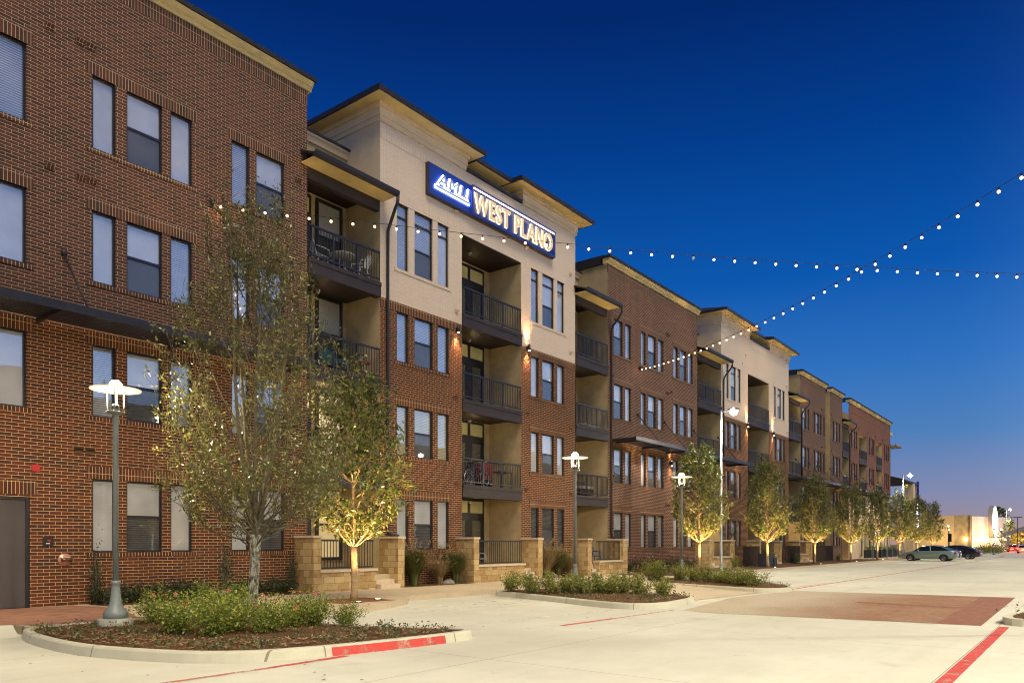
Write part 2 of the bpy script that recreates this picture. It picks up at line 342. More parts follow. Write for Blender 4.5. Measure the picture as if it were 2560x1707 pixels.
def window(par,x0,x1,z0,z1,kind,mats,y=FY):
    w=round(x1-x0,2); h=round(z1-z0,2); tr=.45 if kind.startswith('t') else 0
    def fr():
        m=MB(); ring(m,w,h,.045,.055,.125)
        if 'h' in kind: m.box(.045,w-.045,.06,.12,(h-tr)*.5-.03,(h-tr)*.5+.035)
        if tr: m.box(.045,w-.045,.065,.12,h-tr-.03,h-tr+.03)
        return m
    f=link('window',wmesh((w,h,kind),fr,M['frame'],'window'),par,(x0,y,z0))
    def pl(a,b): return lambda: (lambda m:(m.quad((.045,.105,a),(w-.045,.105,a),(w-.045,.105,b),(.045,.105,b)),m)[1])(MB())
    def pl2(a,b): return lambda: (lambda m:(m.quad((.045,.088,a),(w-.045,.088,a),(w-.045,.088,b),(.045,.088,b)),m)[1])(MB())
    if 'h' in kind:
        mid=(h-tr)*.5
        link('pane',wmesh((w,h,'u',tr),pl(mid+.035,h-tr-.03 if tr else h-.045),mats[0],'pane'),f)
        link('pane',wmesh((w,h,'l',tr),pl2(.045,mid-.03),mats[1],'pane'),f)
    else: link('pane',wmesh((w,h,'s',tr),pl(.045,h-tr-.03 if tr else h-.045),mats[0],'pane'),f)
    if tr: link('pane',wmesh((w,h,'t'),pl(h-tr+.03,h-.045),mats[0],'pane'),f)
SILL=[1.39,4.67,7.92,11.14]; HEAD=[3.17,6.41,9.65,12.91]
FLOOR=[.6,3.85,7.11,10.37]; CEIL=[3.38,6.64,9.90,13.40]
def lintel(par,x0,x1,z,mat,h=.30):
    MB().box(x0-.13,x1+.13,FY-.012,FY+.05,z,z+h).build('lintel',mat,par)
def sill(par,x0,x1,z,mat):
    MB().box(x0-.13,x1+.13,FY-.03,FY+.05,z-.10,z).build('sill',mat,par)
def railing(par,x0,x1,zf,y=FY-.02,posts=True,h0=.12,h1=1.07):
    m=MB(); m.box(x0,x1,y-.03,y+.03,zf+h1-.06,zf+h1); m.box(x0,x1,y-.02,y+.02,zf+h0,zf+h0+.045)
    n=max(2,int((x1-x0)/.115)); 
    for i in range(n+1):
        x=x0+.01+(x1-x0-.02)*i/n; m.box(x-.009,x+.009,y-.009,y+.009,zf+h0,zf+h1-.05)
    if posts:
        for i in (1,2): x=x0+(x1-x0)*i/3; m.box(x-.025,x+.025,y-.012,y+.03,zf,zf+h1-.02)
    return m.build('railing',M['metal_dark'],par)
def french(par,x0,zf,w=1.95,y=20.93,pan=None,tall=2.9,leafs=2,lit=None):
    """storefront with transoms and glazed leaves"""
    m=MB(); h=tall; t=.1
    m.box(x0,x0+w,y-.06,y+.02,zf+h-.1,zf+h); m.box(x0,x0+w,y-.06,y+.02,zf+h-.72,zf+h-.6)
    lw=w/leafs
    gl=[]
    for i in range(leafs):
        a=x0+i*lw; b=a+lw
        m.box(a,a+.07,y-.062,y+.02,zf+h-.6,zf+h-.1); m.box(b-.07,b,y-.062,y+.02,zf+h-.6,zf+h-.1)
        m.box(a,a+.2,y-.062,y+.02,zf,zf+h-.72); m.box(b-.2,b,y-.062,y+.02,zf,zf+h-.72)
        m.box(a+.2,b-.2,y-.062,y+.02,zf,zf+.25); m.box(a+.2,b-.2,y-.062,y+.02,zf+h-.92,zf+h-.72)
        gl.append((a+.07,b-.07,zf+h-.6,zf+h-.1,'t')); gl.append((a+.2,b-.2,zf+.25,zf+h-.92,'d'))
    m.box(x0+lw-.16,x0+lw-.13,y-.12,y-.06,zf+.95,zf+1.10)
    d=m.build('door',M['frame'],par)
    for a,b,c,e,k in gl:
        q=MB(); q.quad((a,y-.03,c),(b,y-.03,c),(b,y-.03,e),(a,y-.03,e)); q.build('pane',lit or (P_TRANS if k=='t' else pan or P_DOOR),d)
    return d
def recess(par,x0,x1,first=0,doorx=None,walls=True,stories=4,ceil_top=None,lit={},kind='french',left=None,right=None,rail=True):
    yb=20.93; X0,X1=x0,x1; x0+=.004; x1-=.004
    if walls:
        m=MB(); zt=CEIL[stories-1]
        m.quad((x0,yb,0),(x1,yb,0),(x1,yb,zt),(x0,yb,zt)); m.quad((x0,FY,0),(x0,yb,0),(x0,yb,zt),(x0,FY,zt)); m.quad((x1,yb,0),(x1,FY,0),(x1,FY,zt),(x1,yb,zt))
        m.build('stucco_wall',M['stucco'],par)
    for i in range(first,stories):
        if i>0:
            z=FLOOR[i]; m=MB(); m.box(x0,x1,FY-.03,yb,z-.02,z+.02); m.box(x0+.005,x1-.005,FY-.06,FY+.2,z-.45,z-.02); m.box(x0+.01,x1-.01,FY+.2,yb-.01,z-.33,z-.02)
            m.box(x0+.004,x1-.004,FY-.085,FY-.06,z-.10,z+.03)
            b=m.build('balcony',M['trim'],par)
            if rail: railing(b,x0+.03,x1-.03,z)
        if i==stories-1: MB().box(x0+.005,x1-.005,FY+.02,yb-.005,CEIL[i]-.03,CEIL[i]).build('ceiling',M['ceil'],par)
        MB().lathe(((x0+x1)/2-.4,20.1,CEIL[i]-.15),[(.03,0),(.07,.02),(.07,.08),(.09,.09),(.09,.11)],10).build('ceiling_lamp',M['grey_plastic'],par)
        z=FLOOR[i]
        if kind=='french': french(par,doorx if doorx else x1-2.4,z,lit=lit.get(i))
        else:
            # corner bay: a glazed door and a sash window in the back wall
            a=doorx if doorx else x0+.3
            french(par,a,z,.95,leafs=1,lit=lit.get(i))
            m=MB(); w=1.12; xx=a+1.15; ring(m,w,2.45,.10,20.85,20.95,xx,z+.45); m.box(xx,xx+w,20.86,20.95,z+1.62,z+1.70); f=m.build('window',M['frame'],par)
            for c,e,mt in ((z+1.70,z+2.8,P_SHADE),(z+.55,z+1.62,P_DARKB)):
                q=MB(); q.quad((xx+.1,20.9,c),(xx+w-.1,20.9,c),(xx+w-.1,20.9,e),(xx+.1,20.9,e)); q.build('pane',lit.get(i) or mt,f)
def cornice(par,x0,x1,z=15.47,y=FY,ends=True,wrap=.25):
    e=wrap if ends else 0
    m=MB(); m.prof_x([(y+.2,z),(y-.06,z),(y-.06,z+.09),(y-.13,z+.12),(y-.13,z+.16),(y-.20,z+.25),(y+.2,z+.25)],x0-e*.5,x1+e*.5); m.build('cornice',M['soffit'],par)
    MB().prof_x([(y+.25,z+.253),(y-.25,z+.253),(y-.27,z+.37),(y+.25,z+.40)],x0-e*.7,x1+e*.7).build('gutter',M['roof'],par)
def shed(par,x0,x1,xl=-.2,xr=.14):
    """eave roof over a corner balcony bay"""
    a=x0+xl; b=x1+xr
    r=MB().prof_x([(18.52,13.25),(18.50,13.31),(20.93,14.25),(20.93,14.15)],a,b).build('roof',M['roof'],par)
    MB().box(a+.02,b-.02,18.55,FY+.01,13.19,13.21).build('soffit',M['soffit'],r)
    m=MB(); m.prof_x([(18.42,13.36),(18.42,13.24),(18.52,13.18),(18.549,13.18),(18.549,13.26)],a-.03,b+.03); m.build('gutter',M['metal_dark'],r)
    MB().box(x0+.004,x1-.004,FY+.02,FY+.22,12.84,13.19).build('beam',M['trim'],par)
    m=MB(); m.box(x0,x1,20.93,21.05,13.4,15.05); m.build('parapet_wall',M['stucco'],par)
    MB().prof_x([(21,15.05),(20.85,15.05),(20.80,15.2),(20.74,15.24),(20.74,15.3),(21,15.3)],x0,x1).build('cornice',M['stucco_cream'],par)
    MB().box(x0,x1,20.7,21.05,15.303,15.38).build('coping',M['roof'],par)
def downspout(par,x,ztop=12.2,zbot=1.75,x2=None,kick=True):
    xe=x if x2 is None else x2
    pts=[(xe,18.48,13.2),(xe,18.5,12.98),(xe+.0,18.62,12.80),(x,19.02,12.45),(x,19.12,12.25),(x,19.13,11.5),(x,19.13,zbot+.15)]
    if kick: pts+=[(x+.03,19.12,zbot+.03),(x+.12,19.08,zbot-.05),(x+.4,19.02,zbot-.08)]
    MB().tube(pts,.055,8).build('downspout',M['metal_dark'],par)
def hip(par,x0,x1,y0,y1,ze,pitch=.40,name='roof',right_open=False):
    m=MB(); d=min((x1-x0)/2,(y1-y0)/2); zr=ze+.16+d*pitch
    a,b,c,e=(x0,y0,ze+.16),(x1,y0,ze+.16),(x1,y1,ze+.16),(x0,y1,ze+.16)
    if x1-x0<y1-y0:
        p=((x0+x1)/2,y0+d,zr); q=((x0+x1)/2,y1-d,zr); m.poly([a,b,p]); m.poly([b,c,q,p]); m.poly([c,e,q]); m.poly([e,a,p,q])
    else:
        p=(x0+d,(y0+y1)/2,zr); q=(x1-d,(y0+y1)/2,zr); m.poly([a,b,q,p]); m.poly([b,c,q]); m.poly([c,e,p,q]); m.poly([e,a,p])
    r=m.build(name,M['roof'],par)
    MB().box(x0+.02,x1-.02,y0+.02,y1-.02,ze-.015,ze+.02).build('soffit',M['soffit'],r)
    g=MB(); 
    for q in ((x0-.05,x1+.05,y0-.05,y0+.018),(x0-.05,x0+.018,y0+.018,y1),(x1-.018,x1+.05,y0+.018,y1)): g.box(*q,ze-.01,ze+.155)
    g.build('gutter',M['metal_dark'],r)
def vent(par,x,z,double=False,mat=None,w=.19):
    m=MB()
    for i in range(2 if double else 1):
        a=x+i*.26-w/2; m.box(a,a+w,FY-.045,FY+.01,z-.06,z+.07); m.prof_x([(FY-.11,z+.03),(FY-.045,z+.07),(FY-.045,z-.02)],a,a+w)
    m.build('vent_hood',mat or M['soldier_brown'],par)
def awning(par,x0,x1,z0=6.72,rods=(),slats=True):
    m=MB(); m.box(x0,x1,17.76,17.84,z0-.05,z0+.14); m.box(x0,x0+.07,17.84,FY-.01,z0-.05,z0+.10); m.box(x1-.07,x1,17.84,FY-.01,z0-.05,z0+.10)
    n=9
    for i in range(n):
        y=17.87+i*(1.3/n); m.box(x0+.07,x1-.07,y,y+.105,z0+.03,z0+.06)
    k=max(2,int((x1-x0)/3))
    for i in range(k+1):
        x=x0+.5+(x1-x0-1)*i/k; m.box(x-.04,x+.04,17.85,FY-.01,z0-.06,z0+.02)
    a=m.build('awning',M['metal_dark'],par)
    for x in rods:
        q=MB(); q.tube([(x,FY-.02,8.40),(x,17.9,z0+.14)],.022,6); q.lathe((x,FY-.05,8.33),[(.02,0),(.07,.02),(.07,.12),(.02,.14)],8); q.build('rod',M['metal_dark'],a)
def blk(label):
    return thing('apartment_building',label,'apartment building')
def group_windows(par,cols,floors,mat_l,lits={},tower=False,brickmat=None,matsillfn=None,trim=None):
    """cols: list of (x0,x1,kind); one lintel and sill over the group on every floor"""
    xs0=cols[0][0]; xs1=cols[-1][1]
    for i in floors:
        tr=tower and i==3
        hd=13.42 if tr else HEAD[i]
        ml=mat_l(i)
        if not (tower and i==2): lintel(par,xs0,xs1,hd,ml,.30)
        if not (tower and i==2 and False): sill(par,xs0,xs1,SILL[i],ml)
        for j,(a,b,k) in enumerate(cols):
            r=rw.random()
            u=P_BLIND if r<.5 else P_SHADE
            if lits.get((i,j)): u=lits[(i,j)]
            kk=('t' if tr else '')+k
            window(par,a,b,SILL[i],hd,kk,(u,P_DARK if r<.7 else P_DARKB))
def holes(cols,floors,tower=False):
    return [(a,b,SILL[i],13.42 if tower and i==3 else HEAD[i]) for i in floors for a,b,k in cols]
NAR='s'; WID='h'
# ---------------------------------------------------------------- block 1: brick block at the left
b1=blk('big brown brick apartment block at the left edge, red brick below its dark awning')
SPL=6.75
g0=[(5.25,5.78,NAR),(6.06,6.98,NAR)]; g1=[(8.40,8.96,NAR),(9.22,10.14,WID),(10.36,10.96,NAR)]; g2=[(12.13,12.70,NAR),(12.92,13.88,WID)]
gm=[(2.1,2.7,NAR),(3.0,3.9,WID)]
door_hole=(5.85,7.05,.15,2.66)
def b1split(z0,z1): return holes(g0,[1,2,3])+holes(g1,range(4))+holes(g2,range(4))+holes(gm,range(4))+[door_hole]
m=MB(); wall(m,-1,14.7,0,SPL,FY,b1split(0,SPL)); m.quad((14.7,FY,0),(14.7,21,0),(14.7,21,SPL),(14.7,FY,SPL)); m.build('wall',M['brick_red'],b1)
m=MB(); wall(m,-1,14.7,SPL,15.47,FY,b1split(SPL,15.5)); m.quad((14.7,FY,SPL),(14.7,21,SPL),(14.7,21,15.47),(14.7,FY,15.47)); m.build('wall',M['brick_brown'],b1)
MB().box(-1,14.69,20.9,34,0,15.4).build('rear_wall',M['stucco'],b1)
MB().box(-1,14.703,FY-.012,FY+.02,15.03,15.25).build('soldier_course',M['soldier_brown'],b1); MB().box(-1,14.703,FY-.010,FY+.02,15.255,15.47).build('soldier_course',M['soldier_brown'],b1)
cornice(b1,-1,14.7)
sm=lambda i: M['soldier_red'] if i<2 else M['soldier_brown']
lit1={(1,0):P_SHADE,(0,0):P_SHADE,(0,1):P_SHADE,(0,2):P_SHADE}
group_windows(b1,g0,[1,2,3],sm); group_windows(b1,g1,range(4),sm,{(0,0):P_SHADE,(0,1):P_SHADE,(0,2):P_SHADE,(3,0):P_SHADE,(3,1):P_SHADE,(3,2):P_SHADE,(2,0):P_SHADE,(2,1):P_SHADE,(2,2):P_BLIND,(1,0):P_BLIND,(1,1):P_SHADE})
group_windows(b1,g2,range(4),sm,{(0,0):P_SHADE,(3,0):P_BLIND,(3,1):P_SHADE}); group_windows(b1,gm,range(4),sm)
lintel(b1,5.85,7.05,2.72,M['soldier_red'])
d=MB().box(5.91,6.99,FY+.09,FY+.13,.16,2.60).build('door',M['door_brown'],b1); m=MB(); m.box(5.85,5.91,FY+.04,FY+.13,.15,2.66); m.box(6.99,7.05,FY+.04,FY+.13,.15,2.66); m.box(5.91,6.99,FY+.04,FY+.13,2.60,2.66); m.build('frame',M['frame'],d)
for z in (13.54,10.31): vent(b1,7.45,z); vent(b1,8.12,z,True)
vent(b1,8.08,3.83,True,M['brass']); vent(b1,14.35,12.6)
awning(b1,3.6,13.9,6.72,(4.6,7.75,11.4))
tag(MB().box(7.08,7.24,FY-.05,FY,3.25,3.40).build('fire_alarm',M['red_paint']),'small red fire alarm box on the brick wall above the grey door','fire alarm')
o=thing('intercom','small square black call panel on brick wall beside the grey door','intercom',(7.42,FY,1.66))
MB().box(-.11,.11,-.03,0,-.10,.10).build('panel',M['black'],o); MB().box(-.02,.04,-.045,-.03,.0,.04).build('button',M['red_paint'],o); MB().box(-.05,.03,-.04,-.03,-.06,-.04).build('grille',M['white_metal'],o)
o=thing('fire_hose_inlet','round pinkish plate with brass twin hose inlet low on the brick wall','hose inlet',(7.78,FY,1.23)); o.rotation_euler=(pi/2,0,0)
MB().lathe((0,0,0),[(.15,0),(.15,.02),(.05,.035)],24).build('plate',M['copper'],o)
m=MB(); m.lathe((0,0,.02),[(.05,0),(.05,.1)],12); m.tube([(-.11,0,.08),(-.02,0,.1),(.02,0,.1),(.12,0,.09)],[.045,.04,.04,.045],10); m.build('nozzle',M['brass'],o)
# ---------------------------------------------------------------- block 2: cream tower with the sign
b2=blk('cream painted tower block carrying the blue illuminated sign, red brick below')
def tower(par,x0,xr0,xr1,x1,lits,brickmat='brick_red'):
    n1=x0+.78; cl=[(n1,n1+.56,NAR),(n1+.86,n1+1.80,WID),(n1+2.06,n1+2.66,NAR)]
    n2=x1-3.48; cr=[(n2,n2+.56,NAR),(n2+.84,n2+1.74,WID),(n2+2.0,n2+2.56,NAR)]
    rec=[(xr0,xr1,-1,13.42,0)]
    hs=holes(cl,range(4),True)+holes(cr,range(4),True)+rec
    
    for p,q in ((x0,xr0),(xr1,x1)):
        m=MB(); wall(m,p,q,0,9.65,FY,[h for h in hs if p<(h[0]+h[1])/2<q]); m.build('wall',M[brickmat],par)
    m=MB(); wall(m,x0,x1,9.95,15.9,FY,hs); m.build('wall',M['paint_brick'],par)
    
    for p,q in ((x0-.003,xr0),(xr1,x1+.003)): MB().box(p,q,FY-.008,FY+.05,9.65,9.95).build('soldier_course',M['soldier_red'],par)
    m=MB(); wall(m,x0+.01,x1-.01,15.35,15.62,FY-.012,[]); m.build('soldier_course',M['paint_soldier'],par)
    # returns of the tower, set-back middle wall
    m=MB()
    for x in (x0,x1): m.quad((x,FY,0),(x,26,0),(x,26,16.5),(x,FY,16.5)) if x==x0 else m.quad((x,26,0),(x,FY,0),(x,FY,16.5),(x,26,16.5))
    m.box(xr0-.0,xr1+.0,19.7,20.0,15.8,16.5); m.quad((xr0,FY,15.9),(xr0,19.7,15.9),(xr0,19.7,16.5),(xr0,FY,16.5)); m.quad((xr1,19.7,15.9),(xr1,FY,15.9),(xr1,FY,16.5),(xr1,19.7,16.5))
    m.box(x0+.01,x1-.01,20.94,30,0,16.5)
    m.build('stucco_wall',M['stucco_cream'],par)
    for a,b in ((x0,xr0+.15),(xr1+.1,x1)):
        m=MB(); P=[(0,15.9),(.07,15.9),(.07,16.05),(.10,16.08),(.10,16.30),(.16,16.36),(.16,16.49),(0,16.49)]
        for q,(o,z) in enumerate(P): pass
        for zz0,zz1,o in ((15.9,16.07,.06),(16.07,16.32,.09),(16.32,16.487,.15)): m.box(a-o,b+o,FY-o,23+o*0,zz0,zz1)
        m.build('cornice',M['stucco_cream'],par)
    MB().prof_x([(FY-.10,15.9),(FY-.12,16.0),(19.7,16.16),(19.7,15.9)],xr0+.25,xr1-.02).build('coping',M['roof'],par)
    hip(par,x0-.58,xr0+.68,18.6,25,16.49); hip(par,xr1-.72,x1+.64,18.6,25,16.49)
    hip(par,xr0+.75,xr1-.80,19.12,25.5,16.48,.36)
    for a,b in ((cl,lits[0]),(cr,lits[1])): group_windows(par,a,range(4),lambda i:M['paint_soldier'] if i==3 else M['soldier_red'],b,True)
    recess(par,xr0,xr1,doorx=xr1-2.37,lit=lits[2] if len(lits)>2 else {})
L=lambda d:d
tower(b2,17.7,21.88,25.65,29.85,({(1,0):P_WARM,(1,1):P_WARM,(1,2):P_WARM,(0,0):P_SHADE,(0,2):P_SHADE,(2,0):P_BLIND,(2,1):P_BLIND,(2,2):P_BLIND,(3,0):P_BLIND,(3,1):P_BLIND,(3,2):P_SHADE},{(0,0):P_DARKB,(0,1):P_DARKB,(0,2):P_DARKB}))
# corner bays on both sides of the tower
recess(b2,14.7,17.7,kind='bay',doorx=15.2,lit={0:P_LIT,1:P_LITB}); shed(b2,14.7,17.7,-.25,.14)
recess(b2,29.85,32.8,kind='bay',doorx=30.2); shed(b2,29.85,32.8,-.12,.14)
downspout(b2,17.99,zbot=1.95,x2=17.84); 
for x,z in ((21.55,10.39),(21.5,14.12),(26.0,14.15),(29.41,13.99),(29.41,10.38)): vent(b2,x,z,False,M['paint_soldier'],.16)
for x,z in ((21.5,7.14),(26.06,7.14),(29.45,6.9),(21.5,3.86),(26.0,3.9),(29.45,3.9)): vent(b2,x,z,False,M['soldier_red'],.16)
# ---------------------------------------------------------------- block 3: brown brick
def brickblock(par,x0,x1,groups,upper,lower,lits,split=SPL,floors=range(4),sold='soldier_brown',soldl='soldier_red'):
    hs=[]
    for g in groups: hs+=holes(g,floors)
    m=MB(); wall(m,x0,x1,0,split,FY,hs); m.build('wall',M[lower],par)
    m=MB(); wall(m,x0,x1,split,15.47,FY,hs); m.build('wall',M[upper],par)
    m=MB(); m.quad((x0,FY,0),(x0,26,0),(x0,26,15.47),(x0,FY,15.47)) ; m.quad((x1,26,0),(x1,FY,0),(x1,FY,15.47),(x1,26,15.47)); m.box(x0+.01,x1-.01,20.94,30,0,15.45); m.build('stucco_wall',M['stucco'],par)
    MB().box(x0-.003,x1+.003,FY-.012,FY+.02,15.03,15.25).build('soldier_course',M[sold],par); MB().box(x0-.003,x1+.003,FY-.010,FY+.02,15.255,15.47).build('soldier_course',M[sold],par)
    cornice(par,x0,x1); MB().box(x0-.12,x0+.1,FY+.3,26,15.5,15.9).build('coping',M['roof'],par)
    for k,g in enumerate(groups): group_windows(par,g,floors,lambda i:M[soldl] if i<2 else M[sold],lits.get(k,{}))
b3=blk('brown brick apartment block just right of the sign tower, second string light fixed to it')
h1=[(33.44,34.32,WID),(34.60,35.20,NAR)]; h2=[(36.30,36.84,NAR),(37.12,38.02,WID),(38.28,38.94,NAR)]; h3=[(40.22,40.82,NAR),(41.06,41.94,WID),(42.16,42.84,NAR)]
brickblock(b3,32.8,43.5,[h1,h2,h3],'brick_brown','brick_brown',{})
awning(b3,33.1,48.3,6.72,(35.9,39.0,42.9,46.6)); downspout(b3,33.08,zbot=1.95,x2=33.0)
for z in (13.4,10.1): vent(b3,39.3,z,True); 
vent(b3,39.9,10.2); vent(b3,33.3,10.0); vent(b3,39.3,3.8,True); vent(b3,33.35,5.0)
# ---------------------------------------------------------------- block 4: second cream tower
b4=blk('second cream topped tower block without a sign, behind the bright tall lamp')
tower(b4,47.2,51.95,56.2,60.8,({},{}))
recess(b4,43.5,47.2,kind='bay',doorx=44.3,lit={0:P_LIT}); shed(b4,43.5,47.2,-.12,.14)
recess(b4,60.8,63.8,kind='bay',doorx=61.0,lit={0:P_LITB}); shed(b4,60.8,63.8,-.12,.14)
downspout(b4,47.45,zbot=7.0,x2=47.3,kick=False)
for x,z in ((51.5,14.6),(50.9,13.9),(60.3,13.9),(60.3,10.3)): vent(b4,x,z,False,M['paint_soldier'],.16)
# ---------------------------------------------------------------- block 5: stepped brown brick
b5=blk('brown brick block with a stepped parapet beyond the second cream tower')
k1=[(64.40,65.36,WID),(65.62,66.22,NAR)]; k2=[(67.40,67.92,NAR),(68.15,69.05,WID),(69.28,69.86,NAR)]; k3=[(70.35,70.85,NAR)]
brickblock(b5,63.8,71.1,[k1,k2,k3],'brick_brown','brick_brown',{})
m=MB(); wall(m,71.1,72.63,0,15.3,20.0,[]); m.build('wall',M['brick_brown'],b5)
MB().box(71.1,72.6,19.8,20.2,15.3,15.72).build('cornice',M['soffit'],b5)
k4=[(73.45,73.97,NAR),(74.25,75.15,WID),(75.45,76.03,NAR)]
brickblock(b5,72.63,76.8,[k4],'brick_brown','brick_brown',{})
awning(b5,60.6,78.0,6.72,(62.5,65.9,69.2,72.3,75.5)); downspout(b5,64.0,zbot=7.0,x2=63.9,kick=False)
for x,z in ((69.9,13.4),(73.0,13.4),(69.9,10.1),(73.0,10.1)): vent(b5,x,z)
# ---------------------------------------------------------------- block 6: far red brick
b6=blk('farthest red brick block with a porch at its end and green lit ground floor')
recess(b6,76.8,79.1,kind='bay',doorx=76.85,first=1); shed(b6,76.8,79.1,-.12,.1)
g6=[[(80.06,80.6,NAR),(80.9,81.75,WID),(82.0,82.55,NAR)],[(87.6,88.15,NAR),(88.4,89.3,WID),(89.5,90.04,NAR)],[(94.96,95.5,NAR),(95.75,96.6,WID),(96.85,97.4,NAR)]]
hs=[]
for g in g6: hs+=holes(g,[2,3])
recs=[(83.2,86.5),(90.9,93.6)]
m=MB(); wall(m,79.1,98.15,6.9,15.47,FY,hs+[(a,b,0,12.75,0) for a,b in recs]); m.quad((98.15,26,6.9),(98.15,FY,6.9),(98.15,FY,15.47),(98.15,26,15.47)); m.build('wall',M['brick_redder'],b6)
gh=[(a,b,.3,3.2,.2) for a,b in ((84.2,85),(85.6,86.4),(87.6,88.5),(89.2,90.1),(91.4,92.3),(93,93.9),(95,95.9),(96.5,97.3))]
uh=[(a,b,4.5,6.4) for a,b in ((80.2,80.9),(81.3,82.3),(84.4,86),(88,89.5),(92,93.4),(95,95.7),(96,96.9))]
m=MB(); wall(m,79.1,98.15,0,6.9,FY+.002,gh+uh); m.quad((98.15,26,0),(98.15,FY,0),(98.15,FY,6.9),(98.15,26,6.9)); m.build('wall',M['stucco_cream'],b6)
for a,b,c,d_,*_ in gh:
    f=MB(); ring(f,b-a,d_-c,.07,FY+.12,FY+.2,a,c); f=f.build('window',M['frame'],b6); q=MB(); q.quad((a+.07,FY+.17,c+.07),(b-.07,FY+.17,c+.07),(b-.07,FY+.17,d_-.07),(a+.07,FY+.17,d_-.07)); q.build('pane',P_GREEN if a not in (85.6,93) else P_CLEAR,f)
for a,b,c,d_ in uh: window(b6,a,b,c,d_,'s',(P_SHADE if a>90 else P_CLEAR,))
for g in g6: group_windows(b6,g,[2,3],lambda i:M['soldier_red'])
for a,b in recs:
    m=MB(); m.quad((a,20.93,6.5),(b,20.93,6.5),(b,20.93,12.75),(a,20.93,12.75)); m.quad((a,FY,6.5),(a,20.93,6.5),(a,20.93,12.75),(a,FY,12.75)); m.quad((b,20.93,6.5),(b,FY,6.5),(b,FY,12.75),(b,20.93,12.75)); m.box(a,b,FY,20.93,12.75,12.8); m.build('stucco_wall',M['stucco'],b6)
    for z in (7.0,10.2):
        bb=MB().box(a+.005,b-.005,FY-.05,20.92,z-.4,z).build('balcony',M['trim'],b6); railing(bb,a+.03,b-.03,z)
MB().box(79.1,98.1,20.94,30,0,15.4).build('rear_wall',M['stucco'],b6)
cornice(b6,79.1,98.15); MB().box(79,79.2,FY+.3,26,15.5,15.9).build('coping',M['roof'],b6)
MB().box(79.1,98.153,FY-.012,FY+.02,14.6,14.75).build('soldier_course',M['soldier_red'],b6)
awning(b6,79.6,92.8,6.72,(81.5,84.8,88.2,91.5)); downspout(b6,79.35,zbot=7,x2=79.2,kick=False)
for x in (83,87,90.3,94): vent(b6,x,13.3)
# end bay: cream corner with tall glazing, porch roofs, columns
m=MB(); m.box(98.15,100.6,19.7,26,0,14.6); m.build('end_wall',M['stucco_cream'],b6)
MB().box(98.15,100.9,19.5,26.2,14.6,14.95).build('cornice',M['soffit'],b6)
for z0,z1 in ((9.3,12.9),(5.2,8.2)):
    f=MB(); ring(f,1.7,z1-z0,.1,19.6,19.7,98.6,z0); f.box(99.4,99.5,19.6,19.7,z0,z1); f=f.build('window',M['frame'],b6); q=MB(); q.quad((98.7,19.66,z0+.1),(100.2,19.66,z0+.1),(100.2,19.66,z1-.1),(98.7,19.66,z1-.1)); q.build('pane',P_CLEAR,f)
m=MB(); m.box(98.2,101.3,18.6,18.7,13.2,13.4); m.box(101.2,101.3,18.7,22,13.2,13.4); m.box(98.2,101.2,19.2,19.3,13.2,13.4)
for i in range(6): x=98.35+i*.52; m.box(x,x+.14,18.5,19.69,13.05,13.2)
m.build('canopy',M['grey_plastic'],b6)
m=MB(); m.prof_x([(17.6,8.9),(17.6,9.1),(19.7,9.75),(26,9.75),(26,8.9)],98.2,106.0); m.build('porch_roof',M['roof'],b6)
for x,y in ((103.2,18.0),(106.3,18.0),(106.3,22)): MB().box(x-.45,x+.45,y-.45,y+.45,0,8.9).build('column',M['stucco_cream'],b6)
bb=MB().box(98.2,106.8,17.6,25,4.9,5.4).build('balcony',M['trim'],b6); railing(bb,98.4,106.6,5.4,17.7,h1=1.2)
# ------------------------------------------------------------------ sign
def glyph(ch,ext,offs=0,shear=0,tube=0):
    cu=bpy.data.curves.new('glyph','FONT'); cu.body=ch; cu.size=1; cu.extrude=ext; cu.offset=offs; cu.shear=shear; cu.resolution_u=4
    if tube: cu.extrude=0; cu.offset=0; cu.fill_mode='NONE'; cu.bevel_depth=tube; cu.bevel_resolution=1
    o=bpy.data.objects.new('glyph',cu); COL.objects.link(o); dg=bpy.context.evaluated_depsgraph_get(); me=bpy.data.meshes.new_from_object(o.evaluated_get(dg)); bpy.data.objects.remove(o); bpy.data.curves.remove(cu); return me
def bounds(me):
    xs=[v.co.x for v in me.vertices]; ys=[v.co.y for v in me.vertices]; return min(xs),max(xs),min(ys),max(ys)
def lay(text,x0,x1,z0,z1,gap,shear=0):
    """returns [(char,tx,sx,sz)] so that the word fills x0..x1"""
    items=[]; cur=0
    for ch in text:
        if ch==' ': cur+=.34; items.append(None); continue
        g=glyph(ch,.01,0,shear); a,b,c,d=bounds(g); bpy.data.meshes.remove(g); items.append((ch,cur-a,b-a)); cur+=b-a+gap
    tot=cur-gap; sx=(x1-x0)/tot; return [(i[0],x0+i[1]*sx,sx) for i in items if i]
def place(me,mat,name,par,tx,sx,tz,sz,y):
    me.transform(Matrix.Translation((tx,y,tz))@Matrix(((sx,0,0,0),(0,0,-1,0),(0,sz,0,0),(0,0,0,1)))); me.materials.clear(); me.materials.append(mat)
    return link(name,me,par)
sg=thing('sign','long blue illuminated sign reading AMLI WEST PLANO on the cream tower wall','sign')
M['sign_blue']=plain('deep_blue_panel',(.014,.04,.24),.35,0,.1,2)
M['sign_edge']=plain('sign_edge_bronze',(.05,.035,.04),.5,0,.1,4)
M['letter_silver']=plain('brushed_silver',(.42,.42,.46),.6,.0,.1,6)
M['letter_gold']=(lambda t:(t.bsdf((.5,.42,.30,1),.5,0,None,.4,(1,.66,.32,1),.42),t.m)[1])(NT('gold_lit_letter'))
E_BLUE=emis('blue_white_halo',(.36,.50,1.0),13); E_WARM=emis('warm_neon',(1,.66,.28),5.5); E_TUBE=emis('warm_neon_tube',(1,.70,.36),9)
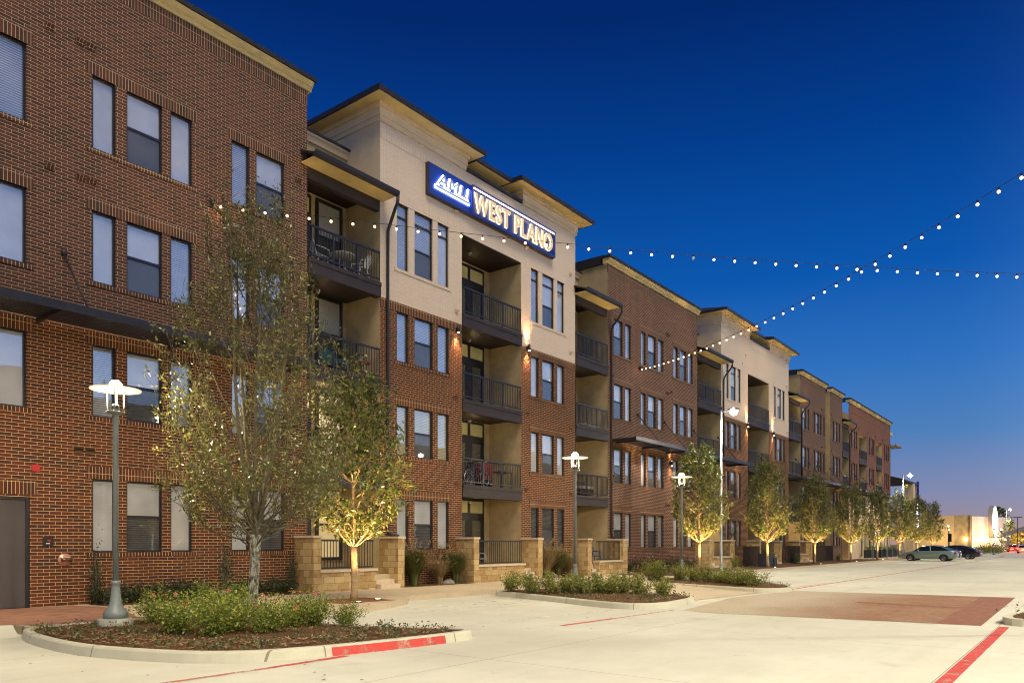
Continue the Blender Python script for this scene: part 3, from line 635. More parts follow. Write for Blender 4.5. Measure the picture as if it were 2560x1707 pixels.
MB().box(19.89,27.86,FY-.16,FY-.004,14.20,15.35).build('panel',M['sign_edge'],sg)
MB().box(19.91,22.16,FY-.168,FY-.16,14.22,15.33).build('face',M['sign_blue'],sg)
m=MB(); m.box(22.18,27.84,FY-.165,FY-.16,14.22,15.33); m.box(22.18,27.84,FY-.26,FY-.165,14.22,14.31); m.box(22.18,22.24,FY-.26,FY-.165,14.31,15.28); m.box(27.76,27.84,FY-.26,FY-.165,14.31,15.28); m.box(22.18,27.84,FY-.30,FY-.165,15.28,15.33); m.build('box_frame',M['sign_blue'],sg)
zz0,zz1=14.66,15.08; sz=(zz1-zz0)/.70
for ch,tx,sx in lay('AMLI',20.28,22.07,zz0,zz1,.10,.18):
    place(glyph(ch,0,0,.18,.05),E_BLUE,'halo',sg,tx,sx,zz0,sz,FY-.205)
    place(glyph(ch,.03,.0,.18),M['letter_silver'],'letter',sg,tx,sx,zz0,sz,FY-.25)
MB().box(20.17,22.10,FY-.21,FY-.19,14.49,14.63).build('halo',E_BLUE,sg); MB().box(20.21,22.10,FY-.25,FY-.212,14.535,14.60).build('underline',M['letter_silver'],sg)
zz0,zz1=14.42,15.13; sz=(zz1-zz0)/.70
for ch,tx,sx in lay('WEST PLANO',22.40,27.62,zz0,zz1,.13):
    place(glyph(ch,0,0,0,.026),E_WARM,'outline',sg,tx,sx,zz0,sz,FY-.20)
    place(glyph(ch,.03,.010 if ch not in 'MWN' else 0),M['letter_gold'],'letter',sg,tx,sx,zz0,sz,FY-.245)
    pass
MB().tube([(22.26,FY-.27,15.235),(27.74,FY-.27,15.235)],.022,8).build('neon_tube',E_TUBE,sg)
# ------------------------------------------------------------------ ground
struct(MB().box(-400,1500,-700,900,-.3,-.02).build('ground',M['ground']))
m=MB(); m.quad((-60,-60,0),(320,-60,0),(320,19.3,0),(-60,19.3,0)); struct(m.build('road',M['road']))
walkpoly=[(-30,15.35),(5.38,15.35),(5.42,14.8),(9.9,14.65),(10.9,13.9),(11.9,13.55),(13.2,13.9),(14.4,14.55),(15.2,15.3),(18.4,15.3),(20.9,14.0),(26.6,14.0),(30.2,15.3),(112,15.3),(112,19.35),(-30,19.35)]
struct(MB().prism(walkpoly,-.05,.15).build('sidewalk',M['walk']))
def offset(poly,d):
    n=len(poly); out=[]
    for i in range(n):
        p0=Vector(poly[i-1]); p1=Vector(poly[i]); p2=Vector(poly[(i+1)%n])
        a=(p1-p0).normalized(); b=(p2-p1).normalized(); na=Vector((-a.y,a.x)); nb=Vector((-b.y,b.x)); k=(na+nb); 
        if k.length<1e-4: k=na
        k.normalize(); out.append(tuple(p1+k*(d/max(.5,k.dot(na)))))
    return out
def smooth(poly,it=2):
    for _ in range(it):
        q=[]
        for i in range(len(poly)):
            a=Vector(poly[i]); b=Vector(poly[(i+1)%len(poly)]); q+= [tuple(a*.75+b*.25),tuple(a*.25+b*.75)]
        poly=q
    return poly
isl1=[(5.35,15.0),(5.0,13.9),(4.86,12.6),(4.86,11.7),(4.95,11.1),(5.2,10.2),(5.55,9.45),(6.1,8.95),(6.9,8.66),(8.0,8.45),(9.3,8.28),(9.9,8.32),(9.95,8.8),(9.4,9.9),(9.1,10.9),(9.0,12.2),(9.4,13.6),(9.8,14.8)]
isl2=[(18.35,15.2),(18.0,13.6),(17.42,12.04),(16.9,10.8),(16.5,9.7),(16.45,9.1),(16.7,8.65),(17.2,8.42),(18.2,8.45),(19.6,8.65),(20.3,9.2),(20.5,10.2),(21.2,12.4),(21.6,14.2)]
isl3=[(26.5,14.2),(25.6,11.5),(24.75,9.3),(24.7,8.5),(25.3,8.1),(26.2,8.05),(27.6,8.75),(28.9,9.9),(29.9,11.4),(30.4,12.7),(30.6,15.4)]
leafr=random.Random(11)
def leafquad(m,p,L,W,rnd,up=0.0):
    d=Vector((rnd.gauss(0,1),rnd.gauss(0,1),rnd.gauss(0,1)+up)).normalized(); u=d.cross(Vector((rnd.gauss(0,1),rnd.gauss(0,1),rnd.gauss(0,1)))).normalized()
    p=Vector(p); a=p; b=p+d*L*.5+u*W*.5; c=p+d*L; e=p+d*L*.5-u*W*.5; m.quad(a,b,c,e)
def inside(p,poly):
    x,y=p; r=False
    for i in range(len(poly)):
        a=poly[i-1]; b=poly[i]
        if (a[1]>y)!=(b[1]>y) and x<(b[0]-a[0])*(y-a[1])/(b[1]-a[1])+a[0]: r=not r
    return r
def island(poly,redcheck=False):
    poly=smooth(poly,2); inn=offset(poly,.15 if area(poly)>0 else -.15)
    n=len(poly); m=MB()
    for i in range(n):
        j=(i+1)%n; a,b=poly[i],poly[j]; c,d=inn[i],inn[j]
        ao=(a[0]*.98+c[0]*.02,a[1]*.98+c[1]*.02)
        m.quad((*a,-.02),(*b,-.02),(*(Vector(b)*.8+Vector(d)*.2),.125),(*(Vector(a)*.8+Vector(c)*.2),.125))
        m.quad((*(Vector(a)*.8+Vector(c)*.2),.125),(*(Vector(b)*.8+Vector(d)*.2),.125),(*(Vector(b)*.65+Vector(d)*.35),.15),(*(Vector(a)*.65+Vector(c)*.35),.15))
        m.quad((*(Vector(a)*.65+Vector(c)*.35),.15),(*(Vector(b)*.65+Vector(d)*.35),.15),(*d,.152),(*c,.152))
        m.quad((*c,.152),(*d,.152),(*d,.10),(*c,.10))
    struct(m.build('kerb',M['kerb']))
    m=MB(); cx=sum(p[0] for p in inn)/n; cy=sum(p[1] for p in inn)/n
    for k in range(4):
        f0=k/4; f1=(k+1)/4
        for i in range(n):
            j=(i+1)%n; g=lambda p,f:(cx+(p[0]-cx)*f,cy+(p[1]-cy)*f,.135+.09*(1-f*f))
            if k==0: m.poly([g(inn[i],0),g(inn[i],f1),g(inn[j],f1)])
            else: m.quad(g(inn[i],f0),g(inn[i],f1),g(inn[j],f1),g(inn[j],f0))
    struct(m.build('mulch_bed',M['mulch']))
    return inn,(cx,cy)
def area(p): return sum(p[i-1][0]*p[i][1]-p[i][0]*p[i-1][1] for i in range(len(p)))/2
def cover(inn,count,label,reg,sz=.05):
    m=MB(); xs=[p[0] for p in inn]; ys=[p[1] for p in inn]; k=0
    while k<count:
        x=leafr.uniform(min(xs),max(xs)); y=leafr.uniform(min(ys),max(ys))
        if not inside((x,y),inn) or not reg(x,y): continue
        k+=1
        for _ in range(leafr.randint(8,22)):
            leafquad(m,(x+leafr.gauss(0,.06),y+leafr.gauss(0,.06),.16+abs(leafr.gauss(0,.05))),sz*leafr.uniform(.7,1.4),sz*.6,leafr,.3)
    tag(m.build('ground_cover',M['leaf_cover']),label,'ground cover',kind='stuff')
    m=MB()
    for _ in range(count*14):
        x=leafr.uniform(min(xs),max(xs)); y=leafr.uniform(min(ys),max(ys))
        if inside((x,y),inn):
            a=leafr.uniform(0,pi); L=leafr.uniform(.02,.06); z=.175+leafr.uniform(0,.03); d=Vector((cos(a),sin(a),leafr.uniform(-.3,.3)))*L; w=Vector((-sin(a),cos(a),leafr.uniform(-.3,.3)))*.012; p=Vector((x,y,z)); m.quad(p-d-w,p+d-w,p+d+w,p-d+w)
    return m
in1,c1=island(isl1); in2,c2=island(isl2); in3,c3=island(isl3)
chip=plain('wood_chip',(.28,.165,.085),.9,0,.6,40)
for inn,cnt,lab,reg in ((in1,150,'small leafy ground cover and red leaf litter in the nearest kerbed bed',lambda x,y:y<10.4 or x<6.4),(in2,85,'low grey green ground cover along the kerb of the middle bed',lambda x,y:x<18.6 and y<12 or y<9.6),(in3,60,'pale ground cover in the farthest kerbed bed',lambda x,y:True)):
    ch=cover(inn,cnt,lab,reg)
    tag(ch.build('wood_chips',chip),lab.split(' in ')[0].split(' along ')[0].replace('ground cover','').strip()+' wood chips'if 0 else {150:'loose bark chips scattered over the nearest kerbed bed',85:'loose bark chips scattered over the middle kerbed bed',60:'loose bark chips scattered over the farthest kerbed bed'}[cnt],'wood chips',kind='stuff')
# ramp between the two far beds
m=MB(); m.poly([(20.3,9.0,.012),(24.72,8.7,.012),(26.6,14.05,.153),(21.5,14.05,.153)]); struct(m.build('ramp',M['walk']))
def sheet(name,pts,z,mat):
    m=MB(); m.poly([(x,y,z) for x,y in pts]); return struct(m.build(name,mat))
sheet('brick_pavement',[(-30,15.5),(5.3,15.5),(5.6,14.9),(7.4,14.9),(7.95,16.6),(8.2,18.3),(7.9,19.19),(-30,19.19)],.155,M['paver'])
M['darkpave']=brick('dark_paver',(.13,.075,.045),(.09,.055,.035),(.10,.065,.04),bw=.21,rh=.105,ms=.006,bumpst=.3,dark=.3)
sheet('brick_pavement',[(31.5,15.32),(79,15.32),(79,18.2),(31.5,18.2)],.154,M['darkpave'])
m=MB(); m.quad((-30,14.6,.004),(5.2,14.6,.004),(5.35,15.35,.156),(-30,15.35,.156)); struct(m.build('driveway_ramp',M['road']))
sheet('crosswalk',[(17.05,7.9),(16.75,7.2),(17.3,2.55),(27.0,2.75),(26.5,8.15),(22.0,8.62)],.004,M['xwalk'])
sheet('crosswalk_border',[(17.3,2.55),(17.36,1.78),(27.12,1.9),(27.0,2.75)],.004,M['xband'])
sheet('crosswalk_border',[(22.0,5.2),(21.75,2.62),(22.15,2.63),(22.5,5.2)],.008,M['xband'])
def ribbon(name,pts,w,z,mat):
    m=MB()
    for i in range(len(pts)-1):
        a=Vector(pts[i]); b=Vector(pts[i+1]); n=(b-a).normalized(); n=Vector((-n.y,n.x))*w/2; m.quad((*(a-n),z),(*(b-n),z),(*(b+n),z),(*(a+n),z))
    return struct(m.build(name,mat))
ribbon('road_marking',[(7.0,1.39),(17.4,1.40)],.17,.005,M['redline'])
ribbon('road_marking',[(26.3,8.5),(110,8.8)],.10,.005,M['redline'])
ribbon('road_marking',[(27.5,8.75),(33,8.72)],.05,.006,M['redfaint'])
ribbon('road_marking',[(4.4,8.5),(5.9,8.46)],.10,.005,M['redfaint'])
ribbon('road_marking',[(5.9,8.46),(7.2,8.5)],.12,.005,M['redline'])
ribbon('road_marking',[(12.4,8.3),(14.3,8.2)],.13,.005,M['redline']); ribbon('road_marking',[(14.3,8.2),(17,8.1)],.08,.005,M['redfaint'])
ribbon('road_marking',[(109,9.3),(118,9.6)],.35,.006,M['redline'])
# red painted face of the kerb at the tip of the nearest bed
m=MB(); ps=smooth(isl1,2); ii=offset(ps,.15 if area(ps)>0 else -.15)
for i in range(len(ps)):
    j=(i+1)%len(ps); a,b=Vector(ps[i]),Vector(ps[j]); c,d=Vector(ii[i]),Vector(ii[j])
    if 7.05<a.x<9.05 and a.y<8.9 and b.x<9.7:
        n=(b-a).normalized(); n=Vector((n.y,-n.x))*.004
        m.quad((*(a+n),.0),(*(b+n),.0),(*(b*.8+d*.2+n),.126),(*(a*.8+c*.2+n),.126))
struct(m.build('kerb_marking',M['redline']))
for i in range(5): x=13.2+i*1.0; ribbon('road_marking',[(x,12.6),(x+.5,13.9)],.11,.005,M['whiteline'])
ribbon('road_marking',[(12.6,12.5),(17.5,12.35)],.07,.005,M['whiteline']); ribbon('road_marking',[(10.7,10.0),(16.2,9.3)],.07,.005,M['whiteline'])
for x in (33.2,36,38.8,41.6,44.4,47.2,50,52.8,55.6,58.4,61.2,64,66.8,69.6,72.4,75.2,78.2,81.3,84.4,87.4,90.2): ribbon('road_marking',[(x,10.2),(x,15.0)],.10,.005,M['whiteline'])
for x,y0 in ((12.5,-.6),(15.4,-.8)): ribbon('road_marking',[(x+4,y0+1.2),(x+5.8,-3.2)],.10,.005,M['whiteline'])
# kerb nose at the right edge
pr=smooth([(17.9,1.55),(17.6,.9),(18.4,-1.5),(22,-3),(24,-1),(21,1.0),(19.3,1.45)],2); struct(MB().prism(pr,-.02,.14).build('kerb',M['kerb'])); pi_=offset(pr,.18 if area(pr)>0 else -.18); struct(MB().prism(pi_,.10,.155).build('mulch_bed',M['mulch']))
tag((lambda m:[[leafquad(m,(18.8+leafr.gauss(0,.35),.55+leafr.gauss(0,.35),.17+abs(leafr.gauss(0,.08))),.07,.04,leafr,.3) for _ in range(260)],m][1])(MB()).build('ground_cover',M['leaf_cover']),'tuft of ground cover on the small kerb nose at the right edge','ground cover',kind='stuff')
sheet('tree_well',[(12.0,16.05),(12.0,14.35),(13.9,14.35),(13.9,16.05)],.155,M['paver']) if 0 else None
sheet('tree_well',[(12.25,15.95),(12.1,14.5),(13.75,14.35),(13.95,15.75)],.156,plain('red_gravel',(.20,.075,.03),.9,0,.4,40))
for x in (36.93,47.3,57.14,67.4,77.19,87.3,97.4,107.0): sheet('tree_well',[(x-.8,15.5),(x+.8,15.5),(x+.8,16.9),(x-.8,16.9)],.156,M['mulch'])
for a,b in ((8.3,14.2),(18.0,21.5),(26.0,29.4),(33.3,43.3),(48,52),(64,76)): sheet('planting_bed',[(a,18.25),(b,18.25),(b,19.18),(a,19.18)],.162,M['mulch'])
# ------------------------------------------------------------------ patios
def pier(par,x0,x1,y0=18.3,zt=1.85):
    p=MB().box(x0,x1,y0,FY-.002,.1,zt-.07).build('pier',M['lime'],par); MB().box(x0-.035,x1+.035,y0-.035,FY-.004,zt-.07,zt).build('cap',M['limecap'],p)
def patio(label,p0,p1,wl,wr,steps=None,rail=True,floor_x=None):
    """p0,p1: pier x ranges; wl,wr: low wall x range; steps: x range of the gate steps"""
    t=thing('patio_wall',label,'patio wall',(0,0,0),group='stone patio enclosures along the facade')
    pier(t,*p0); pier(t,*p1)
    w=MB().box(wl,wr,18.34,18.62,.1,.74).build('low_wall',M['lime'],t); MB().box(wl-.03,wr+.03,18.29,18.66,.74,.82).build('cap',M['limecap'],w)
    if rail: railing(t,wl+.02,wr-.02,.70,18.48,posts=False,h0=.15,h1=1.04)
    MB().box(p0[1],p1[0],18.66,20.92,.1,.6).build('patio_floor',M['walk'],t)
    if steps:
        a,b=steps; MB().box(a,b,18.45,18.66,.1,.45).box(a,b,18.18,18.45,.1,.30).build('step',M['limecap'],t)
    return t
patio('stone patio wall with gate steps behind the uplit tree left of the sign tower',(14.24,14.52),(17.67,17.96),14.52,16.75,(16.8,17.66))
patio('stone patio wall holding the plastic chair, under the middle balconies of the sign tower',(21.53,21.83),(25.62,25.95),21.83,24.73,(24.78,25.6))
patio('stone patio wall with gate gap in front of the bay right of the sign tower',(29.50,29.85),(32.75,33.2),30.57,32.75,(29.9,30.5))
patio('stone patio wall behind the third lamp post tree, yellow lit bay above it',(43.2,43.55),(46.9,47.25),44.4,46.9,(43.6,44.35))
patio('stone patio wall under the second cream tower',(51.7,52.0),(56.1,56.4),52.0,55.2,(55.25,56.05))
patio('stone patio wall in front of the brightly lit bay beyond the second cream tower',(60.5,60.8),(63.7,64.0),60.8,62.8,(62.85,63.65))
# ------------------------------------------------------------------ vegetation
def interp(tab,z):
    for (a,ra),(b,rb) in zip(tab,tab[1:]):
        if a<=z<=b: return ra+(rb-ra)*(z-a)/(b-a)
    return 0
def tree_meshes(seed,h_trunk,env,top,n_limb,n_leaf,L,W,r0,style):
    R=random.Random(seed); wood=MB(); twigs=[]
    wig=lambda s:Vector((R.gauss(0,s),R.gauss(0,s),R.gauss(0,s*.5)))
    def curve(p,q,r,bend,k=6,n=6,lift=.0):
        p=Vector(p); q=Vector(q); L_=(q-p).length; pts=[]; ctl=p.lerp(q,.5)+Vector((bend.x,bend.y,bend.z-lift))*1
        off=wig(.05*L_)
        for i in range(n+1):
            t=i/n; pts.append((1-t)**2*p+2*t*(1-t)*ctl+t*t*q+off*sin(t*pi*2)*.5*t)
        wood.tube(pts,[max(.0035,r*(1-.85*i/n)) for i in range(n+1)],k,cap=False); return pts
    # trunk
    tr=MB(); pts=[]; lean=wig(.03)
    for i in range(7): t=i/6; pts.append(Vector((lean.x*t+.015*sin(5*t),lean.y*t+.012*cos(4*t),h_trunk*t)))
    rs=[r0*1.35,r0*1.08,r0,r0*.97,r0*.95,r0*.98,r0*1.05]; tr.tube(pts,rs,12)
    f=pts[-1]
    leaders=[]
    if style=='oak':
        for a,rad,zt in ((.4,.45,top),(2.3,.55,top*.94),(4.0,.7,top*.9),(5.4,.6,top*.86),(3.2,.2,top*.98)):
            q=Vector((cos(a)*rad,sin(a)*rad,zt)); leaders.append(curve(f-Vector((0,0,.08)),q,r0*.5,Vector((cos(a)*.35,sin(a)*.35,-.3)),8,10))
    else: leaders.append(curve(f-Vector((0,0,.1)),Vector((R.gauss(0,.12),R.gauss(0,.12),top*.97)),r0*.7,wig(.1),7,10))
    for i in range(n_limb):
        ld=R.choice(leaders); az=i*2.39996+R.gauss(0,.3)
        t=(i+.5)/n_limb; zt=env[0][0]+(top-env[0][0])*(t**.9); rad=interp(env,min(zt,top-.01))*R.uniform(.72,1.0)
        q=Vector((cos(az)*rad,sin(az)*rad,zt))
        dz=(rad*1.15 if style=='st' else rad*(1.5 if zt>3 else .5)+.4)+R.uniform(.1,.5)
        zs=max(h_trunk-.05,zt-dz); b=min(ld,key=lambda p:abs(p.z-zs))
        if style=='oak' and zs<h_trunk+.3: b=f+Vector((0,0,R.uniform(-.25,.25)))
        rr=r0*(.34 if style=='st' else .21)*(1-.45*t)
        lim=curve(b,q,rr,Vector((cos(az)*rad*.22,sin(az)*rad*.22,-.12*dz)),5,7)
        for j in range(7 if style=='st' else 9):
            k=R.randint(2,7); p=lim[min(k,len(lim)-1)]; l=R.uniform(.35,.8)*(1 if style=='st' else 1.05)
            d=Vector((cos(az+R.gauss(0,.9)),sin(az+R.gauss(0,.9)),R.uniform(.2,1.3)+(.9 if style=='oak' else 0))).normalized(); e=p+d*l
            rm=interp(env,min(max(e.z,env[0][0]),top-.01))*1.06+.1; hr=sqrt(e.x**2+e.y**2)
            if hr>rm: e.x*=rm/hr; e.y*=rm/hr
            tw=curve(p,e,.010 if style=='st' else .006,wig(.08),4,4); twigs.append(tw)
            for _ in range(2):
                p2=tw[R.randint(1,4)]; d2=(d+wig(.7)).normalized(); twigs.append(curve(p2,p2+d2*R.uniform(.2,.45),(.006 if style=='st' else .004),wig(.04),3,3))
        twigs.append(lim[-4:])
    lf=MB(); per=n_leaf//len(twigs)+1
    for tw in twigs:
        n=int(per*R.choice((.25,.6,1,1.4,1.9)))*(0 if style=='st' and tw[-1].z<2.2 and R.random()<.75 else 1)
        for _ in range(n):
            i=R.randint(1,len(tw)-1); p=tw[i-1].lerp(tw[i],R.random())+Vector((R.gauss(0,.035),R.gauss(0,.035),R.gauss(0,.035)))*(1.3 if style=='st' else 1)
            s=R.uniform(.65,1.3); leafquad(lf,p,L*s,W*s,R,-.35 if style=='st' else .35)
    return tr.mesh('trunk',M['bark_lichen'] if style=='oak' else M['bark_pale']),wood.mesh('limbs',M['bark_twig'] if style=='oak' else M['bark_pale']),lf.mesh('crown',M['leaf_oak'] if style=='oak' else M['leaf_st'])
def tree(name,label,loc,ms,rz=0,sc=1,group=None,cat='tree'):
    o=thing(name,label,cat,loc,rz,group); o.scale=(sc if isinstance(sc,tuple) else (sc,)*3)
    t=link('trunk',ms[0],o); link('limbs',ms[1],t); link('crown',ms[2],o); return o
oak=tree_meshes(5,1.62,[(1.7,1.1),(2.2,1.75),(2.9,1.9),(4.0,1.6),(5.2,1.2),(6.3,.85),(7.0,.6),(7.5,.2)],7.3,80,14000,.076,.031,.095,'oak')
tree('oak_tree','tall airy olive leaved tree with lichen spotted trunk in the nearest kerbed bed',(7.97,11.96,.15),oak,1.1)
ENV=[(1.75,.35),(2.3,.95),(3.0,1.35),(3.7,1.38),(4.5,1.05),(5.3,.8),(6.0,.58),(6.4,.2)]
st=[tree_meshes(21+i,1.62,ENV,6.3,48,8200,.150,.062,.088,'st') for i in range(3)]
TG='uplit street trees along the far pavement'
tl=[('uplit round headed tree in the red gravel square before the sign tower',(12.95,15.0,.15),0,.2,(.94,.94,.90)),
('dark topped uplit tree just right of the third lamp post',(36.93,16.2,.15),1,1.3,1),
('palest green uplit tree beside the dark planter pots, right of the tall pole lamp',(47.3,16.2,.15),2,2.6,(1,1,1.02)),
('uplit tree in front of the brightly lit window bay',(57.14,16.2,.15),0,4.1,1.0),
('uplit tree left of the green lit windows, thin sign post to its right',(67.4,16.2,.15),1,5.0,1.0),
('uplit tree standing before the green lit windows between thin sign posts',(77.19,16.2,.15),2,.9,1.0),
('uplit tree at the nose of the pale green car, tall pole lamp above',(87.3,16.2,.15),0,2.0,1.05),
('bright yellow green tree behind the pale green car',(97.4,16.2,.15),1,3.3,1.05),
('last dark topped tree of the row, before the beige building',(107.0,16.2,.15),2,4.4,1.0)]
UP=[]
for l,p,k,rz,sc in tl: tree('street_tree',l,p,st[k],rz,sc,TG); UP.append(p)
def shrub_mesh(seed,r,h,n,L,W,mat,flowers=0,fm=None,loose=.25):
    R=random.Random(seed); m=MB(); s=MB(); fl=MB()
    tips=[]
    for i in range(26):
        a=R.uniform(0,2*pi); rr=r*sqrt(R.random()); q=Vector((cos(a)*rr,sin(a)*rr,h*R.uniform(.45,1)*(1-.35*(rr/r)**2))); s.tube([(cos(a)*.03,sin(a)*.03,-.1),q*.55+Vector((0,0,.04)),q],[.008,.006,.003],4,False); tips.append(q)
    for _ in range(n):
        q=R.choice(tips); t=R.uniform(.25,1.05); p=q*t+Vector((R.gauss(0,r*loose*.5),R.gauss(0,r*loose*.5),R.gauss(0,h*loose*.35)))
        if p.z<.03: p.z=R.uniform(.03,.15)
        k=R.uniform(.7,1.3); leafquad(m,p,L*k,W*k,R,.25)
    for _ in range(flowers):
        q=R.choice(tips)+Vector((R.gauss(0,.06),R.gauss(0,.06),R.uniform(.0,.14)))
        for j in range(9): leafquad(fl,q,.045,.035,R)
    nb=len(m.f); off=len(m.v)
    m.v+=fl.v; m.f+=[tuple(i+off for i in f) for f in fl.f]; me=m.mesh('foliage',mat)
    if flowers:
        me.materials.append(fm); me.polygons.foreach_set('material_index',[0]*nb+[1]*(len(m.f)-nb))
    return me,s.mesh('stems',M['bark_twig']),None
def shrub(name,label,loc,ms,rz,sc,group,cat='shrub'):
    o=thing(name,label,cat,loc,rz,group); o.scale=(sc if isinstance(sc,tuple) else (sc,)*3)
    link('foliage',ms[0],o); link('stems',ms[1],o)
    if ms[2]: link('flowers',ms[2],o)
    return o
rose=[shrub_mesh(31+i,.60,.90,2100,.056,.030,M['leaf_rose'],(2,7,1)[i],M['flower']) for i in range(3)]
G1='rose bushes in the nearest kerbed bed'
for i,(x,y,s,l) in enumerate([(6.95,13.35,.85,'shaded rose bush right behind the nearest lamp footing'),(6.25,11.45,.88,'rose bush at the front left of the nearest bed, next to the lamp footing'),(6.45,10.75,.92,'rose bush in the front middle of the nearest bed'),(6.95,11.0,.95,'rose bush left of the lichen spotted trunk, front row'),(7.15,10.35,.85,'rose bush directly before the lichen spotted trunk'),(7.55,12.7,1.0,'rose bush with upright pink blooms in the back row of the nearest bed'),(8.15,12.9,.9,'back row rose bush left behind the lichen spotted trunk'),(7.95,10.75,.86,'rose bush just right of the lichen spotted trunk'),(8.35,10.7,.78,'rose bush second from the right end of the nearest bed'),(8.75,10.35,.62,'smallest loose rose bush at the right end of the nearest bed')]):
    shrub('rose_bush',l,(x,y,.16),rose[i%3],i*1.7,(s,s,s*.92),G1)
hed=[shrub_mesh(41+i,.47,.76,1500,.068,.03,M['leaf_hedge']) for i in range(3)]
G2='low shrubs in the middle kerbed bed'
names=['leftmost low shrub of the middle bed, orange marker tape beside it','second low shrub from the left in the middle bed','low shrub left of the second lamp post in the middle bed','low shrub at the foot of the second lamp post','low shrub just right of the second lamp post','fifth low shrub from the right in the middle bed','fourth low shrub from the right in the middle bed','third low shrub from the right in the middle bed','second low shrub from the right in the middle bed','rightmost low shrub of the middle bed']
for i,(x,y) in enumerate([(18.3,14.1),(18.0,13.1),(18.15,12.5),(18.5,12.2),(18.25,11.5),(18.8,11.3),(18.6,10.8),(19.2,10.7),(18.85,10.0),(19.25,9.55)]): shrub('shrub',names[i],(x,y,.17),hed[i%3],i*2.1,(.95,.95,.9) if i!=9 else .8,G2)
G3='low shrubs in the farthest kerbed bed'
names=['leftmost clipped shrub of the farthest bed','clipped shrub left of the third lamp post','clipped shrub at the foot of the third lamp post','first low shrub right of the third lamp post','second low shrub right of the third lamp post','third low shrub right of the third lamp post','third shrub from the right end of the farthest bed','second shrub from the right end of the farthest bed','rightmost low shrub of the farthest bed']
for i,(x,y) in enumerate([(28.0,14.4),(27.7,13.9),(27.9,13.0),(27.4,12.2),(26.9,11.5),(26.6,10.9),(26.2,10.3),(25.9,9.8),(25.7,9.3)]): shrub('shrub',names[i],(x,y,.17),hed[(i+1)%3],i*1.3,(1.05,1.05,.85 if i>2 else 1.1),G3)
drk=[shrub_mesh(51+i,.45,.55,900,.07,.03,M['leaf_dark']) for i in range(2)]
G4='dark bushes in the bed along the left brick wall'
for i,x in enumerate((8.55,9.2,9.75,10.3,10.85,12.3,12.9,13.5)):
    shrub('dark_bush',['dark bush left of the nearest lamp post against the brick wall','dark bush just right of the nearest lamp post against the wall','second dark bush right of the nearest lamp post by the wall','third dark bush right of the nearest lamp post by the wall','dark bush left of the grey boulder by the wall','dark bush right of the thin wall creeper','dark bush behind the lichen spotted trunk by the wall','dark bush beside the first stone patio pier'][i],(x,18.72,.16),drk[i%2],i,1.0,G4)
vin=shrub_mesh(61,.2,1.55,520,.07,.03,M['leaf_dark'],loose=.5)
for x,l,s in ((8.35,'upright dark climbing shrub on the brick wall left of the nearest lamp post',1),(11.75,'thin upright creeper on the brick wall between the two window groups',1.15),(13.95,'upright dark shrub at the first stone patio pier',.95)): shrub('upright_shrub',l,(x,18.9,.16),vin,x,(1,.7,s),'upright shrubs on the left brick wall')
red_=[shrub_mesh(66+i,.5,.85,800,.07,.035,M['leaf_dark'],12,M['flower_red']) for i in range(2)]
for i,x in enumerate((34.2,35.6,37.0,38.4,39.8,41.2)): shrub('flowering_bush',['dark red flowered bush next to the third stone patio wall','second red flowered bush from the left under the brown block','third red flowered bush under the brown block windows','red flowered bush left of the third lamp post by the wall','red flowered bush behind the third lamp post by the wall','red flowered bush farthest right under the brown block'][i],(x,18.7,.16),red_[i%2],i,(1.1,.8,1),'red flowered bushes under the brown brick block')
def grass_mesh(seed,n,h,spread,mat,plume=0):
    R=random.Random(seed); m=MB(); p_=MB()
    for i in range(n+plume):
        a=R.uniform(0,2*pi); d=Vector((cos(a),sin(a),0)); l=h*R.uniform(.6,1.1)*(1.25 if i>=n else 1); sp=spread*R.uniform(.2,1.15); w=.009 if i<n else .004
        b=d*R.uniform(0,.12); pts=[b+d*(sp*t*t)+Vector((0,0,l*(t-.28*t**3))) for t in (0,.35,.7,1)]; n_=Vector((-d.y,d.x,0))
        mm=m if i<n else p_
        for q,(u,v) in enumerate(zip(pts,pts[1:])): k0=w*(1-.3*q); k1=w*(1-.3*(q+1)); mm.quad(u-n_*k0,v-n_*k1,v+n_*k1,u+n_*k0)
        if i>=n:
            e=pts[-1]; f=(pts[-1]-pts[-2]).normalized()
            for j in range(26): leafquad(p_,e-f*R.uniform(-.06,.20),.045,.016,R,.2)
    return m.mesh('blades',mat),(p_.mesh('plumes',M['grass_tan']) if plume else None)
gg=grass_mesh(71,2000,1.5,.62,M['grass_green'],46); gt=grass_mesh(72,1600,1.4,.62,M['grass_tan'],40)
for x,ms,s,l in ((18.75,gg,1.1,'green fountain grass with pale plumes beside the second stone pier'),(20.05,gt,.8,'dry tan fountain grass between two green clumps at the sign tower'),(20.9,gg,1.0,'green fountain grass clump left of the plastic chair patio'),(26.7,gt,1.25,'tall tan fountain grass right of the plastic chair patio'),(27.6,gg,1.0,'green fountain grass behind the second lamp post'),(28.6,gt,.9,'tan fountain grass left of the third stone patio')):
    o=thing('fountain_grass',l,'ornamental grass',(x,18.65,.16),x,'ornamental grasses along the sign tower'); o.scale=(s,)*3; link('blades',ms[0],o); link('plumes',ms[1],o)
lit_=shrub_mesh(81,.3,.8,420,.08,.045,M['leaf_rose'],5,M['flower'])
for x,l in ((46.2,'small bright green plant with a pink bloom beside a stone pier'),(58.3,'small bright green plant with a bloom under the lit bay'),(70.3,'small bright green plant left of the green lit windows')): shrub('flowering_plant',l,(x,17.9,.16),lit_,x,1,'small uplit plants along the far wall','plant')
